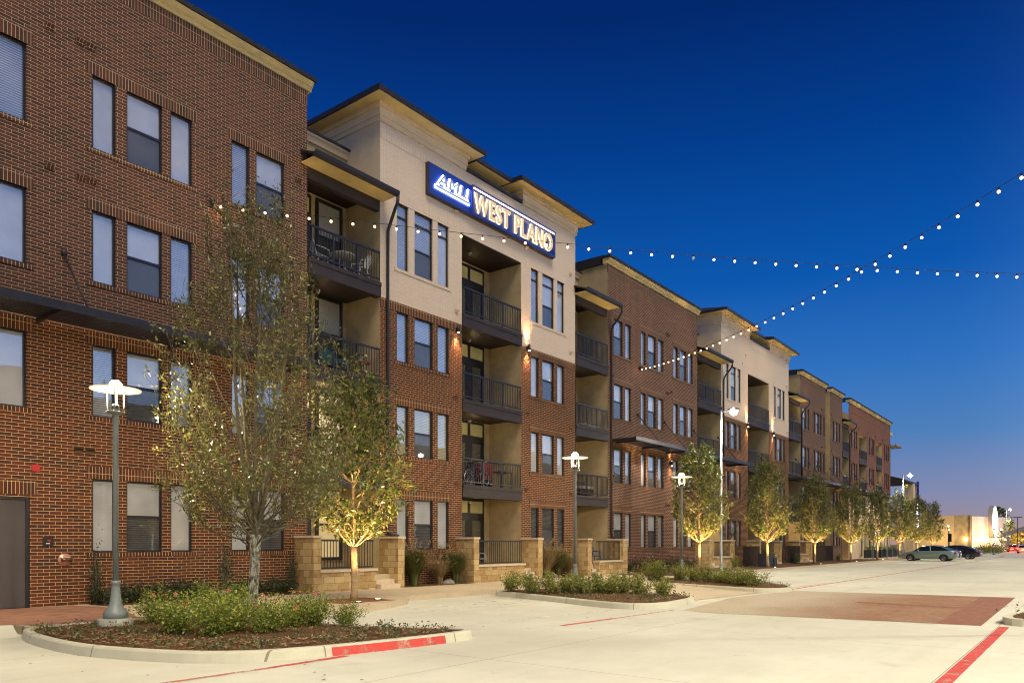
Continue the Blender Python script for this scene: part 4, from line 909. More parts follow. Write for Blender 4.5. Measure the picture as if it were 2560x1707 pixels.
for x,l,s in ((11.45,'grey boulder at the foot of the left brick wall',.26),(20.4,'grey boulder among the fountain grasses',.22),(27.1,'grey boulder right of the plastic chair patio',.2)):
    m=MB().sphere((0,0,.1),1,12,8); R=random.Random(int(x)); m.v=[(a*(1+.15*sin(3*b+x)),b*(1+.12*cos(4*a)),c*.7+.05*sin(5*a+b)) for a,b,c in m.v]; o=m.build('boulder',M['rock'],None,(x,18.55,.16)); o.scale=(s*1.3,s,s); tag(o,l,'boulder','boulders in the planting beds')
# ------------------------------------------------------------------ lamps
E_LAMP=emis('lamp_bulb',(1,.86,.62),60); E_DISC=emis('lamp_disc_glow',(1,.86,.62),2.2,False); E_LED=emis('pole_lens',(1,.95,.80),160); E_UP=emis('uplight_lens',(1,.72,.40),12,False)
def disc_mat():
    t=NT('lamp_disc_glass'); b=t.n('ShaderNodeBsdfDiffuse'); b.inputs[0].default_value=(.02,.02,.015,1); e=t.n('ShaderNodeEmission'); e.inputs[0].default_value=(1,.84,.58,1); e.inputs[1].default_value=.92
    a=t.n('ShaderNodeAddShader'); t.l(b.outputs[0],a.inputs[0]); t.l(e.outputs[0],a.inputs[1]); t.l(a.outputs[0],t.out.inputs[0]); t.m.cycles.emission_sampling='NONE'; return t.m
M['disc']=disc_mat()
def lightobj(name,typ,loc,energy,col,par=None,**k):
    d=bpy.data.lights.new(name,typ); d.energy=energy; d.color=col
    for a,b in k.items(): setattr(d,a,b)
    o=bpy.data.objects.new(name,d); COL.objects.link(o); o.location=loc
    if par: o.parent=par
    return o
def street_lamp(label,loc,footing=True,energy=240,group='post lamps with flat disc heads',far=False):
    o=thing('street_lamp',label,'street lamp',loc,0,group)
    if footing: MB().lathe((0,0,-.1),[(.29,0),(.29,.24),(.28,.25),(.01,.25)],24).build('footing',M['conc'],o)
    z=.14 if footing else 0
    MB().lathe((0,0,z),[(.20,0),(.20,.10),(.19,.13),(.135,.19),(.10,.28),(.085,.38),(.072,.55),(.068,.60),(.078,.61),(.078,.66),(.06,.67)],16).build('base',M['galv'],o)
    MB().lathe((0,0,z+.6),[(.052,0),(.048,3.12-z),(.05,3.13-z)],8).build('pole',M['galv'],o)
    MB().lathe((0,0,3.70),[(.06,0),(.07,.03),(.155,.045),(.155,.065),(.02,.07)],16).build('lantern_plate',M['galv'],o)
    MB().lathe((0,0,3.77),[(.065,0),(.065,.10),(.05,.125),(.01,.13)],12).build('ballast',M['metal_dark'],o)
    for i in range(4): a=pi/4+i*pi/2+.25; MB().tube([(cos(a)*.135,sin(a)*.135,3.74),(cos(a)*.135,sin(a)*.135,4.17)],.011,6).build('rod',M['galv'],o)
    MB().lathe((0,0,4.14),[(.41,0),(.415,.008),(.41,.018),(.14,.05),(.02,.05)],32).build('disc',M['disc'],o)
    MB().lathe((0,0,4.155),[(.10,0),(.11,.04),(.10,.10),(.06,.15),(.01,.16)],16).build('bulb_cap',E_LAMP,o)
    if energy: lightobj('lamp_light','POINT',(0,0,4.0),energy,(1,.80,.50),o,shadow_soft_size=.08)
    return o
street_lamp('nearest post lamp with flat glowing disc, in the kerbed bed before the left brick wall',(6.36,13.64,.15),energy=800)
street_lamp('middle post lamp with flat glowing disc, before the bay right of the sign tower',(20.17,12.98,.15),energy=600)
street_lamp('third post lamp with flat glowing disc, left of the dark topped uplit tree',(28.6,13.3,.15),energy=600)
for i,(x,y) in enumerate(((129,17.4),(160,21.5),(133,12.0),(166,13.8))): street_lamp(['pale post lamp before the beige wall, just right of the last tree','smaller pale post lamp second from the left before the beige wall','pale post lamp before the white oval sign','pale post lamp right of the oval sign, at the end of the white wall'][i],(x,y,0),False,0,'distant post lamps by the beige building')
def light_pole(label,loc,h=8.5,rz=0,energy=900,two=False,col=(1,.92,.72),cat='light pole',blend=.6,size=150):
    o=thing('light_pole',label,cat,loc,rz,'tall parking lot light poles')
    MB().lathe((0,0,0),[(.16,0),(.16,.05),(.075,.08),(.06,h)],10).build('pole',M['galv'],o)
    MB().bar((0,0,h-.12),(0,-.5,h-.05),.05).build('arm',M['galv'],o)
    MB().box(-.16,.16,-.95,-.42,h-.10,h+.02).build('head',M['galv'],o)
    MB().sphere((0,-.68,h-.14),.20,14,8).build('lens',E_LED,o)
    if energy:
        l=lightobj('pole_light','SPOT',(0,-.68,h-.25),energy,col,o,spot_size=radians(size),spot_blend=blend,shadow_soft_size=.2)
    return o
light_pole('tall pole lamp with glaring head in front of the second cream tower',(38.6,15.7,.15),8.5,energy=4200,size=166,blend=.45)
light_pole('second tall pole lamp at the far end of the facade',(88.0,16.0,.15),8.7,energy=4200,size=166,blend=.45)
light_pole('small distant pole lamp beyond the end of the facade, above the bright green tree',(120,20.8,0),8.7,energy=700)
light_pole('tall pole lamp at the right, beyond the white oval sign',(180,14.2,0),8.6,energy=900)
# ------------------------------------------------------------------ uplights and sconces
for i,p in enumerate(UP):
    x,y,z=p
    for k,(dx,dy) in enumerate(((-.35,-.55),(.62,-.2))):
        if k==1 and i>0: continue
        o=thing('uplight',(['round ground light before the uplit tree at the sign tower, left of its trunk','round ground light right of the trunk of the tree at the sign tower'][k] if i==0 else 'ground light at the trunk of '+['','the dark topped tree by the third lamp post','the palest green tree by the dark pots','the tree before the brightly lit bay','the tree left of the green windows','the tree before the green windows','the tree by the pale green car','the bright yellow green tree','the last tree of the row'][i]),'ground light',(x+dx,y+dy,.157),0,'ground lights under the street trees')
        MB().lathe((0,0,0),[(.10,0),(.10,.02),(.075,.022)],16).build('housing',M['metal_dark'],o); MB().lathe((0,0,.023),[(.07,0),(.02,.008)],16).build('lens',E_UP,o)
        l=lightobj('uplight_beam','SPOT',(0,0,.06),(2000 if i==0 else 4200 if i<3 else 3400),(1,.66,.30),o,spot_size=radians(64),spot_blend=.55,shadow_soft_size=.06)
        l.data.use_nodes=True; ln=l.data.node_tree; fo=ln.nodes.new('ShaderNodeLightFalloff'); fo.inputs['Strength'].default_value=1.9; fo.inputs['Smooth'].default_value=8; em=[n for n in ln.nodes if n.type=='EMISSION'][0]; ln.links.new(fo.outputs['Quadratic'],em.inputs['Strength'])
        v=Vector((-dx*.30,-dy*.30,1.0)); l.rotation_euler=v.to_track_quat('-Z','Y').to_euler()
E_SC=emis('sconce_lens',(1,.66,.38),70,False)
for i,(x,z,up,l) in enumerate([(21.55,9.70,False,'wall light shining down at the upper right corner of the sign tower left bay'),(26.05,9.92,True,'double wall light at the brick and cream seam right of the sign tower balconies'),(39.72,6.15,True,'double wall light under the awning of the brown block'),(51.68,9.82,True,'double wall light on the left bay of the second cream tower'),(57.0,9.82,True,'double wall light on the right bay of the second cream tower'),(66.9,6.2,True,'double wall light above the uplit tree on the stepped block'),(77.9,3.0,True,'low double wall light left of the green lit windows')]):
    o=thing('wall_light',l,'wall light',(x,FY,z),0,'copper up and down wall lights')
    MB().lathe((0,-.13,-.13),[(.06,0),(.06,.26)],12).build('cylinder',M['metal_dark'],o); MB().box(-.04,.04,-.08,-.0,-.06,.06).build('bracket',M['metal_dark'],o)
    for s in ((-1,1) if up else (-1,)):
        MB().lathe((0,-.13,s*.133),[(.045,0),(.01,.002)],12).build('lens',E_SC,o)
        q=lightobj('wall_light_beam','SPOT',(0,-.13,s*.14),300,(1,.52,.24),o,spot_size=radians(70),spot_blend=.9,shadow_soft_size=.03)
        v=Vector((0,.16,s*1.0)); q.rotation_euler=v.to_track_quat('-Z','Y').to_euler()
# warm light on a few occupied balconies
for x,y,z,e in ((16.1,20.2,6.45,26),(16.0,20.2,3.15,20),(45.5,20.3,3.1,60),(62.3,20.2,3.1,70),(23.9,20.3,6.4,5),(23.9,20.3,3.1,7),(23.9,20.3,9.6,5),(23.9,20.3,13.0,4),(16.1,20.2,9.6,3),(16.1,20.2,12.9,3),(31.2,20.2,9.6,3),(31.2,20.2,6.4,3),(31.2,20.2,3.1,4)): lightobj('balcony_lamp_light','POINT',(x,y,z),e,(1,.70,.30),None,shadow_soft_size=.06)
# ------------------------------------------------------------------ string lights
E_BULB=emis('string_bulb',(1,.58,.30),7,False); M['bulb_off']=plain('unlit_bulb',(.6,.6,.58),.2)
def strand(label,hook,p1,n,off,sagpow=0):
    o=thing('string_lights',label,'string lights',(0,0,0),0,'festoon strings across the street'); a=Vector(hook); b=Vector(p1)
    at=lambda t: a.lerp(b,t)+Vector((0,0,-sag(t)))
    sg_=off['sag']; sag=lambda t:4*sg_*t*(1-t)
    ext=off['ext']; N=44
    MB().tube([at(ext*i/N) for i in range(N+1)],.007,5).build('wire',M['black'],o)
    m=MB(); m.lathe((a.x,FY-.10,a.z-.1),[(.05,0),(.07,.03),(.07,.17),(.05,.2)],10); m.box(a.x-.05,a.x+.05,FY-.1,FY,a.z-.05,a.z+.05); m.build('hook',M['metal_dark'],o)
    q=MB().sphere((0,0,-.10),.036,10,8).mesh('bulb',E_BULB); sk=MB().lathe((0,0,-.06),[(.018,0),(.02,.06)],8).mesh('socket',M['black'])
    k=0
    for i in range(n+off['more']):
        t=(i+.35)/(n-.65)
        if t>ext: break
        bo=link('bulb',q if i!=off.get('dead',-1) else MB().sphere((0,0,-.10),.045,10,8).mesh('bulb',M['bulb_off']),o,at(t)); link('socket',sk,bo)
    for t in off['glow']: lightobj('string_glow','POINT',at(t)+Vector((0,-.05,-.15)),off['e'],(1,.60,.32),o,shadow_soft_size=.04)
    return at(ext)
e1=strand('string of warm bulbs from the left brick block, running level across the sky',(11.5,FY-.1,10.9),(26.4,1.82,9.42),39,{'sag':.28,'ext':1.2,'more':8,'dead':22,'glow':(.012,),'e':7})
e2=strand('string of warm bulbs climbing steeply to the upper right from the brown block',(36.06,FY-.1,10.88),(19.8,1.28,9.62),40,{'sag':.55,'ext':1.12,'more':6,'glow':(.012,),'e':5})
for e,l in ((e1,'steel pole holding the level bulb string, outside the view to the right'),(e2,'steel pole holding the climbing bulb string, outside the view to the right')):
    o=thing('festoon_pole',l,'pole',(e.x,e.y,0)); MB().lathe((0,0,0),[(.12,0),(.12,.04),(.07,.06),(.05,e.z+.1)],10).build('pole',M['galv'],o)
# ------------------------------------------------------------------ furniture on balconies and patios
def wrought_chair(label,loc,rz):
    o=thing('garden_chair',label,'chair',loc,rz,'white wire chairs on the top balcony')
    m=MB(); m.lathe((0,0,.42),[(.22,0),(.23,.02),(.01,.025)],14); m.build('seat',M['white_metal'],o)
    m=MB()
    for i in range(9): a=(i-4)/4; x=.23*a; z=.98-.22*a*a; m.bar((x*.6,.18,.44),(x,.30,z),.022)
    pts=[(.23*a/4,.30 if abs(a)<4 else .28,.98-.22*(a/4)**2) for a in range(-4,5)]; m.tube(pts,.014,5); m.build('backrest',M['white_metal'],o)
    for s in (-1,1): MB().tube([(s*.26,.25,.72),(s*.28,.0,.68),(s*.27,-.18,.62),(s*.23,-.2,.42)],.014,6).build('armrest',M['white_metal'],o)
    for sx in (-1,1):
        for sy in (-1,1): MB().tube([(sx*.15,sy*.13,.42),(sx*.24,sy*.22,.0)],.014,6).build('leg',M['white_metal'],o)
wrought_chair('white wire garden chair on the top balcony, left of its round table',(15.75,19.85,10.39),1.2)
wrought_chair('white wire garden chair on the top balcony, right of its round table',(17.2,19.6,10.39),-1.7)
o=thing('garden_table','round white wire table between two chairs on the top balcony','table',(16.5,19.7,10.39))
MB().lathe((0,0,.68),[(.40,0),(.42,.015),(.40,.03),(.01,.03)],24).build('tabletop',M['white_metal'],o)
for i in range(3): a=i*2.09+.4; MB().tube([(cos(a)*.12,sin(a)*.12,.68),(cos(a)*.08,sin(a)*.08,.35),(cos(a)*.32,sin(a)*.32,0)],.016,6).build('leg',M['white_metal'],o)
o=thing('side_table','small round red table on the balcony above the yellow lit bay','table',(17.15,19.5,7.13))
MB().lathe((0,0,.50),[(.30,0),(.31,.02),(.02,.03)],20).build('tabletop',M['red_paint'],o); MB().lathe((0,0,0),[(.2,0),(.18,.02),(.025,.04),(.025,.5)],14).build('leg',M['red_paint'],o)
o=thing('lantern','small pale lantern on the round red table','lantern',(17.1,19.5,7.66)); MB().box(-.07,.07,-.07,.07,0,.22).build('case',M['grey_plastic'],o); MB().lathe((0,0,.22),[(.1,0),(.03,.08)],8).build('lid',M['metal_dark'],o)
o=thing('lounge_chair','teal cushioned balcony chair beside the red table','chair',(16.3,19.8,7.13),.5)
MB().box(-.35,.35,-.3,.3,.3,.45).build('cushion',M['teal_cloth'],o); MB().box(-.35,.35,.25,.38,.45,.85).build('backrest',M['teal_cloth'],o); MB().box(-.32,.32,-.27,.33,0,.3).build('frame',M['black'],o)
def plastic_chair(label,loc,rz,mat):
    o=thing('patio_chair',label,'chair',loc,rz)
    MB().prism([(-.24,-.24),(.24,-.24),(.22,.22),(-.22,.22)],.40,.44,True).build('seat',mat,o)
    m=MB()
    for i in range(7): a=(i-3)/3; m.bar((.13*a,.22,.43),(.25*a,.33,.90-.10*a*a),.045,.012)
    m.tube([(.25*a/3,.33,.90-.10*(a/3)**2) for a in range(-3,4)],.02,6); m.build('backrest',mat,o)
    for s in (-1,1): MB().tube([(s*.24,.28,.64),(s*.27,0,.64),(s*.26,-.22,.62)],.022,6).build('armrest',mat,o)
    for sx in (-1,1):
        for sy in (-1,1): MB().tube([(sx*.24,sy*.22,.62 if sy<0 else .42),(sx*.26,sy*.26,0)],.022,6).build('leg',mat,o)
plastic_chair('pale plastic fan backed chair on the middle patio of the sign tower',(22.9,19.3,.6),.25,M['grey_plastic'])
plastic_chair('blue chair on the stone patio right of the sign tower',(31.6,19.3,.6),-.4,M['blue_cloth'])
def bicycle(label,loc,rz,col):
    o=thing('bicycle',label,'bicycle',loc,rz,'bicycles on the middle balcony')
    def wheel(x):
        w=MB(); w.tube([(x+.33*cos(a*pi/10),0,.34+.33*sin(a*pi/10)) for a in range(21)],.018,6,False); w=w.build('wheel',M['rubber'],o)
        m=MB(); m.tube([(x+.30*cos(a*pi/10),0,.34+.30*sin(a*pi/10)) for a in range(21)],.012,5,False); m.build('rim',M['rim'],w)
        m=MB()
        for k in range(12): m.bar((x,0,.34),(x+.3*cos(k*pi/6),0,.34+.3*sin(k*pi/6)),.004)
        m.build('spokes',M['rim'],w)
    wheel(-.5); wheel(.52)
    m=MB()
    for a,b in (((-.5,0,.34),(-.08,0,.30)),((-.08,0,.30),(-.22,0,.80)),((-.5,0,.34),(-.2,0,.75)),((-.2,0,.75),(.36,0,.78)),((-.08,0,.30),(.38,0,.70)),((.34,0,.85),(.52,0,.34))): m.tube([a,b],.018,6)
    m.build('frame',col,o); MB().tube([(.34,0,.85),(.34,0,.98),(.42,-.26,1.0)],.012,5).tube([(.34,0,.98),(.42,.26,1.0)],.012,5).build('handlebar',M['rim'],o); MB().prism([(-.36,-.07),(-.08,-.02),(-.08,.02),(-.36,.07)],.88,.92,True).build('saddle',M['black'],o)
bicycle('dark bicycle nearest the door on the middle balcony',(22.35,19.62,3.87),.15,M['metal_dark'])
bicycle('dark blue bicycle right of the first on the middle balcony',(23.05,19.45,3.87),.05,M['blue_cloth'])
M['red_dull']=plain('dull_red_cover',(.14,.014,.012),.7,0,.2,8)
o=thing('grill','red covered grill beside the bicycles on the middle balcony','grill',(24.0,19.9,3.87)); MB().box(-.3,.3,-.25,.25,.35,.85).build('body',M['red_dull'],o); MB().prof_x([(-.26,.85),(-.18,1.02),(.18,1.02),(.26,.85)],-.31,.31).build('lid',M['red_dull'],o)
for sx in (-.25,.25): MB().box(sx-.03,sx+.03,-.2,.2,0,.35).build('leg',M['black'],o)
o=thing('balcony_table','dark slatted table at the right of the bicycle balcony','table',(24.95,19.7,3.87)); MB().box(-.4,.4,-.3,.3,.68,.72).build('tabletop',M['metal_dark'],o)
for sx in (-.35,.35):
    for sy in (-.25,.25): MB().bar((sx,sy,0),(sx,sy,.68),.03).build('leg',M['metal_dark'],o)
o=thing('wicker_sofa','low balcony sofa with pale cushions in the bay right of the sign tower','sofa',(31.3,19.75,3.87)); MB().box(-.6,.6,-.3,.35,.1,.38).build('base',M['wood'],o); MB().box(-.55,.55,-.28,.2,.38,.52).build('cushion',M['grey_plastic'],o); MB().box(-.6,.6,.2,.35,.38,.78).build('backrest',M['wood'],o)
# planter pots and sign posts along the far pavement
pl=shrub_mesh(91,.28,.45,260,.09,.04,M['leaf_rose'])
for i,(x,y,l) in enumerate([(48.3,16.7,'dark square pot beside the palest green tree'),(49.1,16.6,'smaller dark pot right of the palest green tree'),(83.6,18.4,'leftmost dark pot before the green lit windows'),(85.6,18.4,'second dark pot before the green lit windows'),(88.0,18.4,'third dark pot before the green lit windows'),(90.6,18.4,'fourth dark pot before the green lit windows'),(93.4,18.4,'fifth dark pot before the green lit windows'),(96.2,18.4,'rightmost dark pot before the green lit windows')]):
    o=thing('planter_pot',l,'planter pot',(x,y,.15),0,'dark planter pots along the pavement'); s=.36 if i!=1 else .28; h=.85 if i!=1 else .55
    MB().prism([(-s,-s),(s,-s),(s,s),(-s,s)],0,h,True).build('pot',M['pot'],o); q=link('foliage',pl[0],o,(0,0,h)); link('stems',pl[1],o,(0,0,h))
for x,y,h,l in ((72.8,15.6,2.6,'thin sign post left of the thin post before the green lit windows'),(78.3,15.6,3.2,'taller thin sign post in front of the tree by the green lit windows')):
    o=thing('sign_post',l,'sign post',(x,y,.15),0,'thin steel sign posts'); MB().bar((0,0,0),(0,0,h),.05).build('post',M['galv'],o); MB().box(-.012,.012,-.15,.15,h-.5,h-.05).build('plate',M['galv'],o)
# wooden screens in the dark stretch
for i,(a,b) in enumerate(((48.2,51.3),(56.6,60.2),(64.4,69.5))):
    m=MB(); n=int((b-a)/.16)
    for k in range(n): m.box(a+k*.16,a+k*.16+.13,18.1,18.14,.2,1.45)
    o=thing('wooden_screen',['dark slatted screen left of the second cream tower patio','dark slatted screen right of the second cream tower patio','long dark slatted screen under the stepped brown block'][i],'fence',(0,0,0),0,'dark slatted screens along the pavement'); m.build('slats',M['wood'],o); MB().box(a,b,18.14,18.2,1.2,1.3).box(a,b,18.14,18.2,.4,.5).build('rail',M['wood'],o)
# ------------------------------------------------------------------ cars
def car_paint(name,col,rough=.28,metal=.4):
    t=NT(name); b=t.bsdf(col+(1,),rough,metal,None,.5); b.inputs['Coat Weight'].default_value=.8; b.inputs['Coat Roughness'].default_value=.05; return t.m
M['cglass']=(lambda t:(t.bsdf((.01,.012,.014,1),.06,0,None,.8),t.m)[1])(NT('car_glass'))
M['chrome']=plain('chrome',(.7,.7,.7),.15,1,.05,5); M['taillens']=plain('tail_lamp_red',(.35,.01,.01),.2,0,.1,9); M['headlens']=plain('headlamp_clear',(.6,.62,.62),.1,.3,.1,9)
def car(label,x,y,rz,paint,fast=False,tail=None,group='cars parked nose in by the trees',z=.006):
    o=thing('parked_car' if group else 'car',label,'car',(x,y,z),rz,group)
    X=[-2.38,-2.33,-2.15,-1.8,-1.35,-.6,.3,.95,1.4,1.9,2.2,2.34,2.40]
    BZ=[.62,.86,.96,.98,.975,.965,.945,.925,.89,.80,.70,.60,.50]; W=[.60,.74,.84,.88,.90,.905,.905,.90,.885,.84,.76,.66,.52]; ZB=[.42,.30,.25,.22,.2,.19,.19,.2,.2,.22,.24,.28,.36]
    m=MB(); K=None
    for a,b,w,c in zip(X,BZ,W,ZB):
        half=[(0,c),(w*.8,c),(w*.96,c+.10),(w,c+.45*(b-c)),(w*.985,c+.80*(b-c)),(w*.93,b-.015),(w*.85,b),(0,b+.03)]
        rg=[(a,-yy,zz) for yy,zz in half]+[(a,yy,zz) for yy,zz in half[::-1][1:-1]]
        n=len(m.v); m.v+=rg; k=len(rg)
        if K is not None:
            for j in range(k): m.sm.add(len(m.f)); m.f.append((K+j,K+(j+1)%k,n+(j+1)%k,n+j))
        else: m.f.append(tuple(range(n,n+k)))
        K=n
    m.f.append(tuple(range(K,K+k))[::-1]); m.build('body',paint,o)
    cab=[(-1.95,.97,.72,.97,.70),(-1.55,.98,.78,1.16,.66),(-1.15,.98,.80,1.34,.62),(-.6,.97,.81,1.44,.59),(0,.96,.81,1.455,.58),(.45,.95,.80,1.40,.59),(.85,.94,.78,1.18,.65),(1.22,.93,.74,.935,.73)]
    g=MB(); K=None
    for a,zb,wb,zt,wt in cab:
        rg=[(a,-wb,zb-.04),(a,-wt,zt-.03),(a,-wt*.86,zt),(a,wt*.86,zt),(a,wt,zt-.03),(a,wb,zb-.04)]; n=len(g.v); g.v+=rg
        if K is not None:
            for j in range(5): g.sm.add(len(g.f)); g.f.append((K+j,K+j+1,n+j+1,n+j))
        K=n
    g.build('windows',M['cglass'],o)
    r=MB(); rc=[(-1.22,1.318,.60),(-.6,1.447,.60),(0,1.465,.59),(.47,1.405,.60)]; K=None
    for a,zt,w in rc:
        n=len(r.v); r.v+=[(a,-w-.015,zt-.035),(a,-w*.85,zt+.008),(a,w*.85,zt+.008),(a,w+.015,zt-.035)]
        if K is not None:
            for j in range(3): r.sm.add(len(r.f)); r.f.append((K+j,K+j+1,n+j+1,n+j))
        K=n
    for s in (-1,1):
        r.bar((.47,s*.60,1.385),(1.2,s*.735,.935),.055,.04); r.bar((-1.2,s*.625,1.30),(-1.9,s*.71,.97),.10,.05); r.bar((-.22,s*.595,1.43),(-.28,s*.80,.95),.06,.03)
    r.build('roof',paint,o)
    for a in (-1.36,1.38):
        for s in (-1,1):
            y0=s*.74
            w=MB()
            pr=[(.20,-.10),(.30,-.105),(.325,-.07),(.325,.07),(.30,.105),(.20,.10)]
            n0=len(w.v); kk=24
            for rr,yy in pr:
                for j in range(kk): q=2*pi*j/kk; w.v.append((a+rr*cos(q),y0+s*yy+.0*s+s*.06,.325+rr*sin(q)))
            for i in range(len(pr)-1):
                for j in range(kk): p=n0+i*kk+j; q=n0+i*kk+(j+1)%kk; w.sm.add(len(w.f)); w.f.append((p,q,q+kk,p+kk))
            wo=w.build('wheel',M['rubber'],o)
            ri=MB(); yo=y0+s*.15
            for j in range(7):
                q=2*pi*j/7; ri.bar((a+.04*cos(q),yo,.325+.04*sin(q)),(a+.205*cos(q),yo,.325+.205*sin(q)),.05,.02)
            ri.tube([(a+.205*cos(q*pi/10),yo,.325+.205*sin(q*pi/10)) for q in range(21)],.016,6,False); ri.build('rim',M['rim'],wo)
            ar=MB(); ar.poly([(a+.385*cos(pi*q/10),s*.908,.30+.385*sin(pi*q/10)) for q in range(11)]+[(a-.385,s*.908,.2),(a+.385,s*.908,.2)]); ar.build('wheel_arch',M['black'],o)
    for s in (-1,1):
        MB().box(2.12,2.30,s*.62-.14,s*.62+.14,.56,.68).build('headlight',M['headlens'],o)
        MB().box(-2.345,-2.12,s*.70-.13,s*.70+.13,.68,.86).build('taillight',tail or M['taillens'],o)
        MB().sphere((.72,s*.98,1.0),.09,10,6).build('mirror',paint,o)
        for a in (-.05,-1.05): MB().box(a,a+.17,s*.905-.02,s*.905+.02,.80,.83).build('handle',M['chrome'],o)
    MB().box(-2.42,-2.36,-.26,.26,.55,.68).build('number_plate',M['white_metal'],o); MB().box(2.36,2.415,-.4,.4,.42,.52).build('grille',M['black'],o)
    return o
car('pale grey green saloon car parked nearest, nose toward the uplit trees',80.0,12.4,pi/2,car_paint('sage_paint',(.20,.27,.24)))
car('dark car half hidden behind the pale green saloon',82.8,12.5,pi/2,car_paint('dark_red_black_paint',(.02,.012,.014)))
car('black saloon car with small rear wing, right of the pale green one',92.3,11.8,pi/2-.10,car_paint('black_paint',(.008,.008,.010)))
E_TAIL=emis('tail_lamp_lit',(1,.06,.03),9)
t1=car('red car with lit tail lamps on the road at the far right edge',179,13.0,.02,car_paint('red_paint',(.35,.02,.02)),tail=E_TAIL,group=None)
t2=car('pale car with lit tail lamps, nearer than the red one at the far right edge',157,9.8,.02,car_paint('silver_paint',(.5,.47,.42)),tail=E_TAIL,group=None)
lightobj('tail_glow','POINT',(-2.9,0,.7),260,(1,.08,.04),t2,shadow_soft_size=.3); lightobj('tail_glow','POINT',(-2.9,0,.7),260,(1,.08,.04),t1,shadow_soft_size=.3)
# ------------------------------------------------------------------ distant buildings
M['beige']=plain('beige_stucco',(.42,.31,.16),.9,0,.08,.3,.2); M['white_wall']=plain('pale_wall',(.6,.5,.47),.9,0,.06,.3,.2)
o=thing('cinema_building','low beige flat roofed building with white front, beyond the parked cars','building')
E_WALLB=emis('wall_globe',(1,.72,.36),30)
bx=MB(); bx.quad((223,42,0),(228.5,29.5,0),(228.5,29.5,9),(223,42,9)); bx.poly([(223,42,9),(228.5,29.5,9),(262,50,9),(262,70,9)]); bx.build('wall',M['beige'],o)
q=MB(); q.quad((228.5,29.5,0),(230,25.6,0),(230,25.6,9.1),(228.5,29.5,9.1)); q.build('tower_wall',plain('tan_tile_wall',(.30,.22,.11),.8,0,.3,.8),o)
q=MB(); q.quad((230,25.6,0),(262,19.5,0),(262,19.5,9.2),(230,25.6,8.8)); q.box(240,241.0,23.0,23.7,0,8.9); q.build('front_wall',M['white_wall'],o)
q=MB(); q.poly([(240,46,9),(252,40,9),(248,44,10.2)]); q.build('roof',M['roof'],o)
q=MB(); q.tube([(229.6,25.9,.3),(229.6,25.9,9.2)],.2,6); q.build('corner_trim',M['stucco'],o)
for x,y in ((224,39.2),(229.2,27.3),(231,24.9),(238,23.5),(246,22),(254,20.4)): MB().sphere((x-.4,y-.5,2.75),.42,10,6).build('wall_globe',E_WALLB,o)
for x,y in ((226,33),(231,25),(240,23),(250,21)): lightobj('wall_wash','POINT',(x-3,y-3,3.2),1500,(1,.72,.36),o,shadow_soft_size=.4)
lightobj('sign_wash','POINT',(243,19,8.5),1400,(1,.9,.85),o,shadow_soft_size=.4)
o=thing('oval_sign','tall white lit oval sign standing above the beige building front','sign',(243,22.0,7.6)); m=MB(); m.poly([(2.6*cos(a*pi/16)*.98,-.35+1.7*cos(a*pi/16)*-.25,4.2*sin(a*pi/16)) for a in range(32)]); m.build('face',emis('oval_face',(1,.9,.86),2.2,False),o)
m=MB(); n=32
for a in range(n):
    b=(a+1)%n; f=lambda k,y:(2.7*cos(k*2*pi/n),y-.42*cos(k*2*pi/n),4.35*sin(k*2*pi/n)); m.quad(f(a,-.3),f(b,-.3),f(b,.8),f(a,.8))
m.build('rim',M['grey_plastic'],o)
o=thing('shop_building','brightly lit shop with red and blue neon at the far right','building',(286,8.5,0))
MB().box(-2,12,-14,12,0,6.0).build('wall',plain('orange_wall',(.45,.28,.12),.9),o); MB().box(-2.3,-2.05,-10,11,.3,2.7).build('shop_window',emis('shopfront_glow',(1,.78,.5),2.0),o)
MB().box(-2.3,-2.05,2,10,4.6,4.95).build('neon',emis('red_neon',(1,.25,.1),6),o); MB().box(-2.3,-2.05,-2,8.6,3.4,4.2).build('neon',emis('blue_neon',(.25,.2,1),5),o); MB().box(-2.3,-2.05,7.5,11.5,2.85,3.25).build('neon',emis('orange_neon',(1,.5,.1),4),o)
o=thing('canopy_roof','grey sloping canopy roof before the lit shop at the far right','canopy',(226,13.6,0)); m=MB(); m.quad((0,5,4.3),(0,-14,11.2),(14,-14,11.2),(14,5,4.3)); m.quad((0,5,3.3),(0,5,4.3),(0,-14,11.2),(0,-14,10.0)); m.build('roof',M['grey_plastic'],o); MB().box(.2,.8,3.5,4.1,0,3.4).build('column',M['grey_plastic'],o)
for x,y,h,l in ((215.7,14.7,7.8,'dark unlit pole with flat twin head at the far right'),): 
    o=thing('light_pole',l,'light pole',(x,y,0),0,'tall parking lot light poles'); MB().bar((0,0,0),(0,0,h),.14).build('pole',M['metal_dark'],o); MB().box(-.3,.3,-.9,.9,h,h+.16).build('head',M['metal_dark'],o)
ft=tree_meshes(97,1.5,[(1.6,2.0),(3,3.0),(5,3.0),(7,2.2),(8.5,.8),(9,.2)],9,36,3200,.34,.20,.2,'st')
M['leaf_far']=leafmat('far_leaf',[(0,(.05,.05,.015)),(1,(.12,.09,.03))],.2)
for i,(x,y,s,l) in enumerate([(278.5,23.6,1.42,'large dark tree behind the white oval sign'),(244,18.6,.88,'orange lit tree right of the white oval sign'),(243,16.6,.6,'small orange lit tree before the shop'),(246,14.2,.8,'dark tree at the far right edge')]): tree('tree',l,(x,y,0),ft,i*1.9,s,'distant trees around the lit shop')
lightobj('sodium_glow','POINT',(238,17,3.5),5000,(1,.45,.12),None,shadow_soft_size=.5)
hedge=shrub_mesh(93,1.6,1.3,900,.16,.08,M['leaf_rose'])
